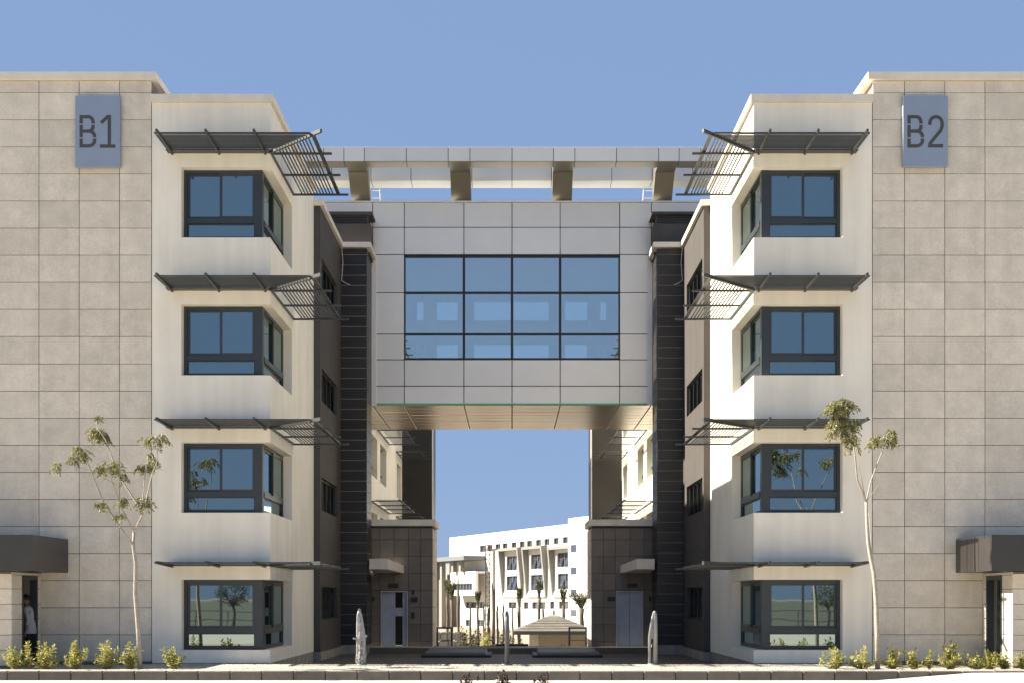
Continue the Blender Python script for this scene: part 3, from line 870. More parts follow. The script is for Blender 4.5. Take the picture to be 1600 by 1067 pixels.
    if sgn < 0:
        fit('exit_lamp', 607, 622.5, 911, 917); fit('intercom', 642, 652, 932.5, 939); fit('key_switch', 643, 647, 956, 965.5)
        fit('door_sensor', 644, 646.8, 921, 927.5); fit('side_switch', 582, 585, 932, 938.5)
    else:
        fit('exit_lamp', 604.5, 620, 911, 917); fit('intercom', 639, 650, 931.5, 937.5); fit('side_switch', 583, 586, 931, 938.5)
    return root
lobby(-1, 'brown tiled entrance lobby with its pale door standing half open')
lobby(1, 'brown tiled entrance lobby with closed blue-grey double door')

# ================================================================== SIGNS
def sign(px0, px1, py0, py1, text, label):
    Y = -0.14
    root = thing('building_sign', ((PX(px0, Y) + PX(px1, Y)) / 2, -0.08, PZ(py1, Y)), label, 'sign', 'building number signs')
    x0, x1, z0, z1 = PX(px0, Y), PX(px1, Y), PZ(py1, Y), PZ(py0, Y)
    pnl = piece('sign_panel', x0, x1, Y, -0.055, z0, z1, M_SIGN, root, bev=0.008)
    build('sign_bracket', MB().box(x0 + 0.1, x0 + 0.2, -0.055, -0.014, z0 + 0.2, z1 - 0.2).box(x1 - 0.2, x1 - 0.1, -0.055, -0.014, z0 + 0.2, z1 - 0.2), M_SHADE, root)
    W = 5.4 / 62
    def stroke(pts, nm, lift=0.0):
        mb = MB()
        q = [(PX(px0, Y) + (a) / 60.25, PZ(py0, Y) - b / 60.25) for a, b in pts]
        n = len(q); L_, Rr = [], []
        for i in range(n):
            p = Vector(q[i])
            d1 = (Vector(q[i]) - Vector(q[i - 1])).normalized() if i > 0 else None
            d2 = (Vector(q[i + 1]) - Vector(q[i])).normalized() if i < n - 1 else None
            if d1 is None: d1 = d2
            if d2 is None: d2 = d1
            n1 = Vector((-d1.y, d1.x)); n2 = Vector((-d2.y, d2.x))
            nn = (n1 + n2).normalized(); k = W / 2 / max(0.35, nn.dot(n1))
            L_.append(p + nn * k); Rr.append(p - nn * k)
        for i in range(n - 1):
            pts4 = [L_[i], L_[i + 1], Rr[i + 1], Rr[i]]
            mb.hexa([(p.x, Y - 0.004 - lift, p.y) for p in pts4], [(p.x, Y - 0.001, p.y) for p in pts4])
        return build(nm, mb, M_LETTER, root)
    def arc(cx, cy, rx, ry, a0, a1, n=9):
        return [(cx + rx * math.cos(math.radians(a0 + (a1 - a0) * i / n)), cy + ry * math.sin(math.radians(a0 + (a1 - a0) * i / n))) for i in range(n + 1)]
    # stencil B: x 7..33, y 31..81.5 from the panel's corner, cut twice
    bx, top, mid, bot = 9.6, 33.6, 56.0, 79.0
    xr1, xr2 = 28.3, 30.6
    gap1, gap2 = 45.2, 66.6
    k = 1.0
    stroke([(bx, gap1 - k)] + [(bx, top), (21, top)] + arc(21, top + 9.0, xr1 - 21, 9.0, -80, 0, 5) + [(xr1, gap1 - k)], 'letter_stroke')
    stroke([(bx, gap1 + k), (bx, gap2 - k)], 'letter_stroke')
    stroke([(xr1, gap1 + k)] + arc(21, mid - 7.0, xr1 - 21, 7.0, 10, 85, 4) + [(bx + 2.7, mid)], 'letter_stroke')
    stroke([(19, mid + 0.02), (21.5, mid)] + arc(21.5, mid + 8.6, xr2 - 21.5, 8.6, -80, 0, 5) + [(xr2, gap2 - k)], 'letter_stroke', 0.002)
    stroke([(bx, gap2 + k), (bx, bot), (21.5, bot)] + arc(21.5, bot - 8.6, xr2 - 21.5, 8.6, 80, 5, 5) + [(xr2, gap2 + k)], 'letter_stroke')
    if text == '1':
        stroke([(40.6, 43.2), (51.0, 33.5), (53.6, 33.5)], 'letter_stroke')
        stroke([(53.6, 31.0), (53.6, 77.0)], 'letter_stroke', 0.002)
        stroke([(38.8, 79.4), (63.0, 79.4)], 'letter_stroke')
    else:
        stroke([(41.8, 46.2)] + arc(51.7, 43.6, 9.6, 10.0, 175, 360, 12) + [(61.2, 48.5), (59.0, 55.0), (43.0, 74.5), (41.9, 78.8), (62.8, 78.8)], 'letter_stroke')
    return root
sign(117, 187.3, 149.5, 262, '1', 'blue-grey metal sign panel reading B1 high on the stone wall')
sign(1410.5, 1480.8, 149.5, 261.5, '2', 'blue-grey metal sign panel reading B2 high on the stone wall')

# ================================================================== PASSAGE FURNITURE
def planter(sgn, label):
    y0, y1 = 42.9 - CD, 46.6 - CD
    root = thing('low_planter', (sgn * 1.9, (y0 + y1) / 2, -0.3), label, 'planter', 'low stone planters in the passage')
    g = lambda mb: mb.sx(sgn)
    build('planter_base', g(MB().box(0.70, 3.05, y0, y1 - 0.2, -0.32, -0.215)), M_BLACK, root)
    build('planter_slab', g(MB().hexa([(0.86, y0 + 0.02, -0.212), (2.95, y0 + 0.02, -0.212), (2.95, y1, -0.212), (0.86, y1, -0.212)],
                                      [(0.90, y0 + 0.05, -0.13), (2.93, y0 + 0.05, -0.13), (2.93, y1, -0.10), (0.90, y1, -0.10)])), M_PLANTER, root)
planter(-1, 'low dark stone slab planter left of the passage axis')
planter(1, 'low dark stone slab planter right of the passage axis')
build('step_edge', MB().box(-0.62, 0.62, 14.78, 14.98, -0.4, -0.03), M_BLACK)
tag(bpy.data.objects['step_edge'], 'short dark kerb block across the far end of the passage', 'kerb block')

def rail_frame(sgn, a, b, label):
    Y = 14.9
    x0, x1 = PX(a, Y), PX(b, Y); zt = PZ(979, Y)
    root = thing('railing', ((x0 + x1) / 2, Y, -0.2), label, 'railing', 'dark railings at the passage end')
    w = 0.07
    build('post', MB().box(x0, x0 + w, Y, Y + w, -0.4, zt - w), M_SHADE, root)
    build('post', MB().box(x1 - w, x1, Y, Y + w, -0.4, zt - w), M_SHADE, root)
    build('top_rail', MB().box(x0, x1, Y, Y + w, zt - w, zt), M_SHADE, root)
    build('wire', MB().tube([(x0 + w, Y + 0.03, 0.35), (x1 - w, Y + 0.03, 0.35)], 0.012, 5).tube([(x0 + w, Y + 0.03, 0.1), (x1 - w, Y + 0.03, 0.1)], 0.012, 5), M_SHADE, root)
rail_frame(-1, 681.5, 707, 'dark steel railing frame beside the left lobby corner')
rail_frame(1, 888, 917, 'dark steel railing frame beside the right lobby corner')

# bollards ----------------------------------------------------------
def bollard(px, rot, material, wrap, label):
    Y = -0.95
    x = PX(px, Y)
    root = thing('bollard_light', (x, Y, 0), label, 'bollard', 'bollards along the passage mouth')
    Mx = Matrix.Translation((x, Y, 0)) @ Matrix.Rotation(rot, 4, 'Z')
    def tr(mb):
        mb.v = [tuple(Mx @ Vector(p)) for p in mb.v]; return mb
    H = 1.37
    post = MB().tube([(0, 0, 0.0), (0, 0, 0.9), (-0.004, 0, 1.22), (-0.012, 0, 1.31), (-0.02, 0, 1.355), (-0.025, 0, H)], [0.062, 0.060, 0.056, 0.046, 0.028, 0.006], 12)
    build('post', tr(post), material, root, smooth=True)
    leg = MB().tube([(-0.04, 0, 1.33), (-0.09, 0, 1.08), (-0.135, 0, 0.78), (-0.145, 0, 0.70), (-0.145, 0, 0.0)], [0.03, 0.036, 0.040, 0.040, 0.040], 9)
    build('leg', tr(leg), material, root, smooth=True)
    web = MB().hexa([(-0.03, -0.01, 0.66), (-0.14, -0.01, 0.66), (-0.10, -0.01, 1.05), (-0.03, -0.01, 1.27)], [(-0.03, 0.01, 0.66), (-0.14, 0.01, 0.66), (-0.10, 0.01, 1.05), (-0.03, 0.01, 1.27)])
    build('web_plate', tr(web), material, root)
    build('base_flange', tr(MB().tube([(-0.06, 0, 0.003), (-0.06, 0, 0.03)], [0.15, 0.14], 14)), material, root)
    if wrap:
        w = MB()
        rr = random.Random(5)
        pts, rad = [], []
        for i in range(15):
            z = 0.05 + i * 0.098
            pts.append((-0.065 + 0.045 * (i / 14.0) ** 2 + rr.uniform(-.008, .008), rr.uniform(-.01, .01), z))
            rad.append((0.128 if i < 8 else 0.128 - 0.0125 * (i - 7)) * rr.uniform(0.86, 1.1))
        w.tube(pts, rad, 11, cap=False)
        build('plastic_wrap', tr(w), M_WRAP, root, smooth=False)
        build('tie_strap', tr(MB().tube([(-0.20, -0.06, 0.72), (-0.05, -0.165, 0.69), (0.10, -0.06, 0.66), (0.12, 0.05, 0.67)], 0.022, 6).tube([(-0.06, -0.15, 0.68), (0.0, -0.16, 0.9), (-0.06, -0.12, 1.15)], 0.014, 6)), M_CABLE, root)
bollard(560, math.pi, M_STEELL, True, 'bollard light wrapped in crinkled clear plastic, left of the passage')
bollard(792, math.radians(82), M_STEEL, False, 'slim dark pointed bollard in the middle of the passage mouth')
bollard(1023.5, 0.15, M_STEELL, False, 'pale grey bollard light with slanted head, right of the passage')

# ================================================================== PERSON in the porch doorway
def person():
    X, Y = -12.40, -0.47
    root = thing('person', (X, Y, 0), 'person in grey shirt and black trousers stepping into the left porch doorway', 'person')
    def skin(name, pts, edges, rad, material, sub=2):
        me = bpy.data.meshes.new(name)
        me.from_pydata([Vector(p) for p in pts], edges, [])
        o = bpy.data.objects.new(name, me); COL.objects.link(o)
        md = o.modifiers.new('skin', 'SKIN')
        for i, r in enumerate(rad):
            me.skin_vertices[0].data[i].radius = r if hasattr(r, '__len__') else (r, r)
        me.skin_vertices[0].data[0].use_root = True
        ss = o.modifiers.new('sub', 'SUBSURF'); ss.levels = sub; ss.render_levels = sub
        dg = bpy.context.evaluated_depsgraph_get()
        m2 = bpy.data.meshes.new_from_object(o.evaluated_get(dg))
        bpy.data.objects.remove(o)
        mb = MB(); mb.v = [tuple(v.co + Vector((X, Y, 0))) for v in m2.vertices]; mb.f = [list(p.vertices) for p in m2.polygons]
        bpy.data.meshes.remove(m2)
        return mb
    # body: pelvis root, spine, neck, head, arms, legs (facing -x, walking in, leaning a little)
    pts = [(0.0, 0, 0.95), (-0.01, 0, 1.12), (-0.02, 0, 1.30), (-0.03, 0, 1.42), (-0.05, 0, 1.50), (-0.06, 0, 1.56),
           (-0.03, 0.17, 1.40), (0.02, 0.23, 1.14), (-0.10, 0.22, 0.95), (-0.16, 0.21, 0.88),
           (-0.03, -0.17, 1.40), (0.06, -0.22, 1.14), (0.02, -0.23, 0.92), (-0.01, -0.22, 0.83),
           (0.0, 0.09, 0.88), (-0.06, 0.10, 0.48), (-0.02, 0.10, 0.08), (-0.14, 0.11, 0.035),
           (0.0, -0.09, 0.88), (0.05, -0.10, 0.48), (0.13, -0.10, 0.09), (0.02, -0.10, 0.035)]
    ed = [(0, 1), (1, 2), (2, 3), (3, 4), (4, 5), (3, 6), (6, 7), (7, 8), (8, 9), (3, 10), (10, 11), (11, 12), (12, 13),
          (0, 14), (14, 15), (15, 16), (16, 17), (0, 18), (18, 19), (19, 20), (20, 21)]
    rad = [(.12, .15), (.115, .14), (.12, .16), (.08, .12), .055, .05, .065, .05, .040, .028, .065, .05, .040, .028,
           .09, .065, .045, .038, .09, .065, .045, .038]
    mb = skin('body', pts, ed, rad, M_SHIRT)
    body = build('body', mb, [M_SHIRT, M_TROUS, M_SKIN], root, smooth=True, fix=True)
    oz = WO[body.name].z
    for p in body.data.polygons:
        c = p.center; wz = c.z + oz
        wx = c.x + WO[body.name].x - X; wy = c.y + WO[body.name].y - Y
        if abs(wy) > 0.165 and wz < 1.0: p.material_index = 2
        elif wz < 0.93: p.material_index = 1
        elif wz > 1.475: p.material_index = 2
    # shirt skirt over the hips
    sk = MB().tube([(0.0, 0, 0.78), (0.0, 0, 0.86), (-0.005, 0, 1.0), (-0.01, 0, 1.12)], [0.185, 0.185, 0.17, 0.15], 14, cap=False)
    build('shirt_hem', sk if False else MBshift(sk, X, Y), M_SHIRT, root, smooth=True)
    # head with face, ears and hair
    bm = bmesh.new(); bmesh.ops.create_icosphere(bm, subdivisions=3, radius=1.0)
    hv = []
    for v in bm.verts:
        c = v.co; fx = c.x
        x, y, z = c.x * 0.096, c.y * 0.076, c.z * 0.117
        if c.z < -0.2: x *= 1 - 0.20 * (-c.z - 0.2); y *= 1 - 0.25 * (-c.z - 0.2); x -= 0.012 * (-c.z)
        if c.x < -0.9 and -0.25 < c.z < 0.1: x -= 0.018                      # nose
        if c.x < -0.75 and 0.05 < c.z < 0.25 and 0.2 < abs(c.y) < 0.6: x += 0.007  # eye sockets
        hv.append((X - 0.085 + x, Y + y, 1.655 + z))
    hm = MB(); hm.v = hv; hm.f = [[v.index for v in f.verts] for f in bm.faces]; bm.free()
    for s in (-1, 1):
        hm.tube([(X - 0.075, Y + s * 0.072, 1.625), (X - 0.07, Y + s * 0.084, 1.65), (X - 0.075, Y + s * 0.078, 1.68)], [0.012, 0.018, 0.012], 6)
    hd = build('head', hm, M_SKIN, root, smooth=True)
    bm = bmesh.new(); bmesh.ops.create_icosphere(bm, subdivisions=3, radius=1.0)
    dele = [v for v in bm.verts if (v.co.x < -0.35 and v.co.z < 0.45) or v.co.z < -0.35]
    bmesh.ops.delete(bm, geom=dele, context='VERTS')
    hm = MB(); hm.v = [(X - 0.078 + v.co.x * 0.104, Y + v.co.y * 0.085, 1.665 + v.co.z * 0.120) for v in bm.verts]
    bm.verts.index_update(); hm.f = [[v.index for v in f.verts] for f in bm.faces]; bm.free()
    build('hair', hm, M_HAIR, hd, smooth=True)
    # hands: palm, four fingers, thumb
    for s, (hx, hy, hz) in ((1, (-0.17, 0.21, 0.87)), (-1, (-0.015, -0.22, 0.82))):
        h = MB()
        b = Vector((X + hx, Y + hy, hz))
        h.tube([b + Vector((0, 0, 0.02)), b + Vector((-0.005, 0, -0.03)), b + Vector((-0.008, 0, -0.075))], [0.022, 0.034, 0.034], 8)
        for q, ln in enumerate((0.070, 0.080, 0.074, 0.058)):
            o = Vector((-0.033 + q * 0.019, 0, -0.075))
            h.tube([b + o, b + o + Vector((-0.006, -0.006 * s, -ln * 0.5)), b + o + Vector((-0.004, -0.026 * s, -ln * 0.95))], [0.0095, 0.0090, 0.0065], 6)
        h.tube([b + Vector((-0.028, 0, -0.015)), b + Vector((-0.052, -0.008 * s, -0.045)), b + Vector((-0.058, -0.015 * s, -0.075))], [0.011, 0.010, 0.007], 6)
        build('hand', h, M_SKIN, root, smooth=True)
    for (fx, fy) in ((-0.08, 0.105), (0.07, -0.10)):
        sh = MB().hexa([(X + fx - 0.15, Y + fy - 0.04, 0.0), (X + fx + 0.12, Y + fy - 0.035, 0.0), (X + fx + 0.12, Y + fy + 0.035, 0.0), (X + fx - 0.15, Y + fy + 0.04, 0.0)],
                       [(X + fx - 0.13, Y + fy - 0.03, 0.05), (X + fx + 0.11, Y + fy - 0.03, 0.10), (X + fx + 0.11, Y + fy + 0.03, 0.10), (X + fx - 0.13, Y + fy + 0.03, 0.05)])
        build('shoe', sh, M_BLACK, root)
def MBshift(mb, dx, dy):
    mb.v = [(x + dx, y + dy, z) for x, y, z in mb.v]; return mb
person()

# ================================================================== TREES, SHRUBS
def rvec(rr, zlo=-1.0, zhi=1.0):
    while True:
        v = Vector((rr.uniform(-1, 1), rr.uniform(-1, 1), rr.uniform(zlo, zhi)))
        if 0.05 < v.length < 1: return v

def px_tree(name, base_y, trunk, branches, clusters, label, seed):
    rr = random.Random(seed)
    Y0 = base_y
    s = scl(Y0)
    root = thing(name, (PX(trunk[0][0], Y0), Y0, 0), label, 'tree', 'young street trees')
    # drift keeps branches apart in depth, growing with height
    def pt(p, off):
        h = max(0, (1040 - p[1]) / s)
        return P(p[0], p[1], Y0) + Vector((0, off * h * 0.18, 0))
    m = MB()
    tp = [pt(p, 0) for p in trunk]; tp[0].z = -0.05
    n = len(tp)
    m.tube(tp, [0.060 - 0.026 * i / (n - 1) for i in range(n)], 9)
    build('trunk', m, M_BARK, root, smooth=True)
    for b, r0, off in branches:
        m = MB(); q = [pt(p, off * (0.15 + 0.85 * i / (len(b) - 1))) for i, p in enumerate(b)]
        q[0] = pt(b[0], 0)
        m.tube(q, [r0 * (1 - 0.72 * i / (len(b) - 1)) for i in range(len(b))], 7)
        build('limb', m, M_BARK, root, smooth=True)
    lf = MB(); tw_ = MB()
    for (cx, cy, rx, ry, n, off) in clusters:
        c = pt((cx, cy), off)
        RX, RZ = rx / s, ry / s
        k = max(5, n // 10)
        subs = [Vector((rr.uniform(-.75, .75), rr.uniform(-.75, .75), rr.uniform(-.7, .6))) for _ in range(4)]
        for i in range(k):          # drooping leaf sprays, each a little rachis with leaflets
            d = rvec(rr)
            q_ = subs[i % 4]
            d = q_ + d * 0.62
            o = c + Vector((d.x * RX * 0.8, d.y * RX * 0.8, d.z * RZ * 0.75 + RZ * 0.2))
            if i % 3 == 0:
                tw_.tube([c + Vector((0, 0, -RZ * 0.3)), c.lerp(o, 0.6) + Vector((0, 0, 0.03)), o], [0.006, 0.004, 0.002], 4)
            dirn = (Vector((d.x, d.y, 0)) * 0.9 + Vector((rr.uniform(-.3, .3), rr.uniform(-.3, .3), -0.9 + rr.uniform(-.3, .5)))).normalized()
            L = rr.uniform(0.14, 0.30) * min(1.0, 0.5 + RX * 1.5)
            nl = rr.randint(10, 17)
            for j in range(nl):
                f_ = (j + 1) / nl
                p = o + dirn * L * f_ + Vector((0, 0, -0.05 * f_ * f_))
                side = dirn.cross(Vector((rr.uniform(-.4, .4), rr.uniform(-.4, .4), 1))).normalized() * (1 if j % 2 else -1)
                ld = (side + dirn * 0.6 + Vector((0, 0, rr.uniform(-0.7, 0.1)))).normalized()
                lf.leaf(p, ld, rvec(rr) + Vector((0, 0, 0.8)), rr.uniform(0.055, 0.10), rr.uniform(0.026, 0.042))
    cr_ = build('crown', lf, M_LEAF, root, fix=False)
    tag(build('twigs', tw_, M_BARK, cr_), kind='stuff')

px_tree('young_tree', -2.72,
    [(219, 1040), (216, 987), (211, 927), (211.8, 880), (208, 853), (209, 831)],
    [([(207.5, 850), (199, 836), (182, 809), (166.6, 781), (153, 737), (145, 711), (138, 702)], 0.030, -0.9),
     ([(209, 832), (220.6, 806), (221.5, 795)], 0.034, 0.1),
     ([(220.6, 803), (212.7, 787.6), (184.6, 746), (172, 719), (157.6, 684), (141, 662), (139, 648)], 0.024, 0.5),
     ([(220.6, 800), (218, 782), (217.7, 746), (219, 714), (214, 704)], 0.016, 0.9),
     ([(221, 803), (226, 782), (235, 737), (241, 719), (241, 687), (234, 678)], 0.020, 0.4),
     ([(209, 828), (192.5, 795), (179, 752), (178, 740), (176, 728)], 0.018, -0.5),
     ([(180, 756), (172, 750), (152, 738), (125, 730), (109, 728)], 0.009, -1.1),
     ([(222, 806), (230, 792), (236, 783)], 0.010, -0.7),
     ([(190, 757), (199, 745), (200, 735)], 0.008, 0.7)],
    [(143, 665, 16, 14, 380, 0.5), (139, 645, 5, 7, 60, 0.5), (152, 677, 8, 9, 110, 0.5), (136, 708, 13, 13, 260, -0.9), (130, 721, 6, 8, 70, -0.9), (180, 729, 18, 12, 330, -0.5),
     (190, 738, 8, 9, 110, -0.2), (211, 718, 12, 13, 250, 0.9), (214, 701, 7, 5, 60, 0.9), (229, 713, 7, 5, 60, 0.7), (235, 681, 16, 9, 260, 0.4), (248, 676, 5, 8, 70, 0.4),
     (111, 731, 9, 8, 60, -1.1), (166, 788, 13, 7, 130, -0.9), (192, 782, 9, 9, 130, -0.3), (214, 777, 11, 7, 90, 0.5), (236, 787, 11, 6, 100, -0.7), (196, 806, 9, 9, 80, -0.3), (226, 776, 6, 6, 60, 0.3)],
    'slender young tree with sparse tufted leaves in front of the B1 wall', 3)
px_tree('young_tree', -2.72,
    [(1371, 1040), (1370, 985), (1368.5, 940), (1365, 895), (1359, 866), (1356, 845), (1354, 812), (1353, 780)],
    [([(1353.5, 784), (1345, 769), (1335.5, 751), (1330.6, 717), (1323, 673), (1312, 652), (1303, 640)], 0.028, -0.6),
     ([(1353, 786), (1344, 757), (1336, 731), (1331.5, 719)], 0.014, -0.6),
     ([(1353.5, 783), (1358.6, 770), (1365, 748.6), (1382, 709.6), (1391.5, 690), (1397, 678)], 0.022, 0.6),
     ([(1354, 783), (1355, 765), (1355.5, 750)], 0.012, 0.9),
     ([(1354, 782), (1359, 768), (1360, 760)], 0.010, -0.9),
     ([(1365, 893), (1361.5, 860), (1360, 838), (1355.5, 800)], 0.022, -0.12)],
    [(1300, 640, 21, 17, 760, -0.6), (1292, 655, 12, 13, 260, -0.8), (1313, 632, 9, 8, 150, -0.4), (1304, 668, 20, 12, 420, -0.5), (1303, 684, 20, 13, 420, -0.7), (1318, 664, 13, 8, 160, -0.3), (1332, 661, 8, 6, 60, -0.2),
     (1335, 693, 9, 5, 60, 0.3), (1286, 682, 6, 7, 60, -0.9), (1394, 680, 21, 9, 330, 0.6), (1404, 668, 8, 7, 90, 0.6), (1376, 682, 8, 6, 80, 0.6), (1414, 684, 7, 9, 90, 0.7)],
    'slender young tree with a dense drooping tuft in front of the B2 bay', 4)

def shrub_mesh(mb_s, mb_l, base, h, spread, n_st, rr, ls=1.0, lean=0.5):
    for i in range(n_st):
        a = rr.uniform(0, 6.283); rad = rr.uniform(0.0, 1.0) * spread
        hh = h * (rr.uniform(0.25, 0.72) if i % 4 else rr.uniform(0.8, 1.08)) * (1 - 0.3 * rad / max(spread, .01))
        tipp = base + Vector((math.cos(a) * rad, math.sin(a) * rad * 0.7, hh))
        mid = base + Vector((math.cos(a) * rad * 0.45, math.sin(a) * rad * 0.3, hh * 0.55))
        mb_s.tube([base + Vector((math.cos(a) * 0.03, math.sin(a) * 0.03, -0.05)), mid, tipp], [0.009, 0.006, 0.003], 4)
        k = int(9 + hh * 36)
        for j in range(k):
            f_ = 0.18 + 0.82 * (j + rr.random()) / k
            p = (base.lerp(mid, f_ * 2) if f_ < 0.5 else mid.lerp(tipp, f_ * 2 - 1))
            b = j * 2.4 + rr.uniform(-.5, .5)
            d = Vector((math.cos(b), math.sin(b), rr.uniform(-0.1, 0.9)))
            mb_l.leaf(p, d, Vector((0, 0, 1)) + rvec(rr) * 0.5, rr.uniform(0.065, 0.12) * ls, rr.uniform(0.020, 0.034) * ls)
        for q in range(4):
            d = Vector((rr.uniform(-.5, .5), rr.uniform(-.5, .5), 1))
            mb_l.leaf(tipp, d, rvec(rr), rr.uniform(0.06, 0.1) * ls, 0.03 * ls)

def shrub(px, top_px, w_px, n, label, seed, Y=-1.28, lm=None, group='bright shrubs along the building bases', nm='shrub', zbase=-0.03, ls=1.0):
    rr = random.Random(seed)
    s = scl(Y)
    base = Vector((PX(px, Y), Y, zbase))
    h = PZ(top_px, Y) - zbase
    root = thing(nm, base, label, 'shrub', group)
    a, b = MB(), MB()
    shrub_mesh(a, b, base, h, w_px * 0.68 / s, int(n * 2.3), rr, ls * 1.22)
    build('stems', a, M_BARK, root)
    build('foliage', b, lm or M_SHRUB, root, fix=False)

LS = [(22, 1012, 34, 10, 'yellow-green shrub at the picture edge, left of the left porch doorway'),
      (70, 1005, 40, 15, 'bushy yellow-green shrub just right of the left porch doorway'),
      (117, 1006, 36, 12, 'yellow-green shrub with two upright shoots, third along the B1 wall'),
      (165, 1003, 36, 14, 'tallest pointed yellow-green shrub along the B1 wall'),
      (202, 1006, 34, 9, 'thin yellow-green shrub beside the base of the left tree'),
      (271, 1006, 34, 9, 'sparse yellow-green shrub under the left ground-floor corner window'),
      (45, 996, 16, 3, 'single leafy shoot standing before the left porch doorway'),
      (1304, 1012, 34, 11, 'yellow-green shrub under the right ground-floor corner window'),
      (1348, 1011, 38, 10, 'yellow-green shrub just left of the right tree trunk'),
      (1394, 1013, 30, 11, 'yellow-green shrub just right of the right tree trunk'),
      (1427, 1014, 32, 8, 'small yellow-green shrub, second to the right of the right tree'),
      (1452, 1016, 12, 3, 'single leafy shoot between shrubs on the B2 wall'),
      (1484, 1006, 38, 15, 'tallest yellow-green shrub along the B2 wall'),
      (1524, 1022, 34, 9, 'low yellow-green shrub at the corner of the right porch'),
      (1548, 1014, 24, 7, 'yellow-green shrub in front of the right porch doorway'),
      (1570, 1018, 28, 8, 'yellow-green shrub just right of the right porch doorway'),
      (1598, 1020, 24, 7, 'yellow-green shrub cut by the right picture edge')]
for i, (px, ty, w, n, lb) in enumerate(LS):
    shrub(px, ty, w, n, lb, 20 + i, Y=-2.72 - 0.12 * ((i * 7) % 3) / 2)
for i, (px, ty, w, lb) in enumerate(((732, 1052, 26, 'dark red plant at the bottom edge, left of the central bollard'), (786, 1045, 22, 'dark red plant at the bottom edge, below the central bollard'), (846, 1057, 34, 'dark red plant at the bottom edge, right of the central bollard'))):
    shrub(px, ty, w, 16, lb, 60 + i, Y=-12.6, lm=M_LEAFR, group='dark red plants in the road median', nm='median_plant', zbase=-0.10, ls=0.75)

# ================================================================== BEYOND THE GATEWAY
# shrubs on the slope
def mound(px, py0, py1, w_px, Y, n, lm, label, seed, ls):
    rr = random.Random(seed)
    s = scl(Y); zg = max(-4.0, -0.7 - (Y - 14.9) * 0.12)
    base = Vector((PX(px, Y), Y, zg)); h = PZ(py0, Y) - zg
    root = thing('bush', base, label, 'bush', 'bushes on the slope beyond the passage')
    a, b = MB(), MB()
    shrub_mesh(a, b, base, h, w_px / 2 / s, n, rr, ls)
    build('stems', a, M_BARK, root); build('foliage', b, lm, root, fix=False)
mound(728, 984, 1010, 40, 17.0, 34, M_LEAFD, 'dark leafy bush behind the left planter slab', 71, 1.6)
mound(757, 986, 1010, 26, 19.5, 26, M_SHRUB, 'light green bush in the gateway beside the dark bush', 72, 1.6)
mound(737, 982, 1010, 18, 24, 16, M_SHRUB, 'pale green bush behind the dark bush in the gateway', 73, 1.8)
mound(803, 990, 1010, 26, 27, 18, M_SHRUB, 'pale green bush left of the pavilion wall', 74, 1.8)
mound(818, 996, 1010, 14, 24, 10, M_SHRUB, 'small pale green bush against the pavilion corner', 75, 1.6)
mound(878, 997, 1010, 14, 16.5, 9, M_LEAFD, 'small dark bush beside the right railing', 76, 1.2)
rb_ = random.Random(44)
for i, (px, py, Dd, wpx) in enumerate(((712, 990, 62, 20), (724, 978, 80, 22), (745, 975, 88, 20), (768, 982, 75, 20), (781, 986, 70, 22), (795, 980, 84, 20), (815, 984, 78, 18), (700, 984, 78, 20))):
    mound(px, py, 1010, wpx, Dd - CD, 16, (M_LEAFD, M_SHRUB, M_BGLEAF)[i % 3], ('dark', 'yellowish', 'mid green')[i % 3] + ' bush among the palm trunks, ' + ('just right of the left railing', 'above the dark bush', 'under the narrow dark palm', 'under the lattice mast', 'left of the central bollard', 'right of the central bollard', 'touching the pavilion eave', 'behind the left railing')[i], 300 + i, 2.6)
# rubble wall left
rrw = random.Random(8)
rw = thing('rubble_wall', (PX(690, 27), 27, -2.3), 'pale rough stone wall low down beside the left railing', 'wall')
for r_ in range(6):
    x = PX(676, 27)
    while x < PX(722, 27):
        w = rrw.uniform(0.25, 0.5)
        piece('stone', x, x + w - 0.02, 27 + rrw.uniform(-.05, .05), 27.5, -2.4 + r_ * 0.42, -2.4 + r_ * 0.42 + 0.40, M_FARW if rrw.random() < .7 else M_STONE, rw, bev=0.05)
        x += w

# hip-roofed pavilion
def pavilion():
    Yg = 90 - CD
    root = thing('pavilion', (PX(865, Yg), Yg, -4), 'small beige pavilion with grey hipped roof in the gateway', 'pavilion')
    ax, az = PX(865, Yg), PZ(958, Yg)
    hw = 63 / scl(Yg) ; ze = PZ(984.5, Yg)
    y0, y1 = Yg - hw, Yg + hw
    # roof as shingle courses
    nC = 7
    rf = MB()
    for i in range(nC):
        f0, f1 = i / nC, (i + 1) / nC
        a, b = hw * (1 - f0), hw * (1 - f1)
        z0, z1 = ze + (az - ze) * f0 + 0.03, ze + (az - ze) * f1
        rf.hexa([(ax - a, Yg - a, z0), (ax + a, Yg - a, z0), (ax + a, Yg + a, z0), (ax - a, Yg + a, z0)], [(ax - b, Yg - b, z1), (ax + b, Yg - b, z1), (ax + b, Yg + b, z1), (ax - b, Yg + b, z1)])
    r = build('roof', rf, M_TILEROOF, root)
    build('finial', MB().tube([(ax, Yg, az - 0.05), (ax, Yg, az + 0.25)], [0.09, 0.07], 8), M_FARD, r)
    build('fascia', MB().box(ax - hw + 0.05, ax + hw - 0.05, y0 + 0.05, y1 - 0.05, ze - 0.22, ze + 0.02), M_FARD, root)
    build('wall', MB().box(PX(828, Yg - hw + .8), ax + hw - 0.7, y0 + 0.8, y1 - 0.8, -4.1, ze - 0.22), M_BEIGE, root)
    build('corner_pillar', MB().box(PX(828, Yg - hw + .8) - 0.05, PX(841, Yg - hw + .8), y0 + 0.72, y0 + 1.1, -4.1, ze - 0.22), M_STONE, root)
pavilion()

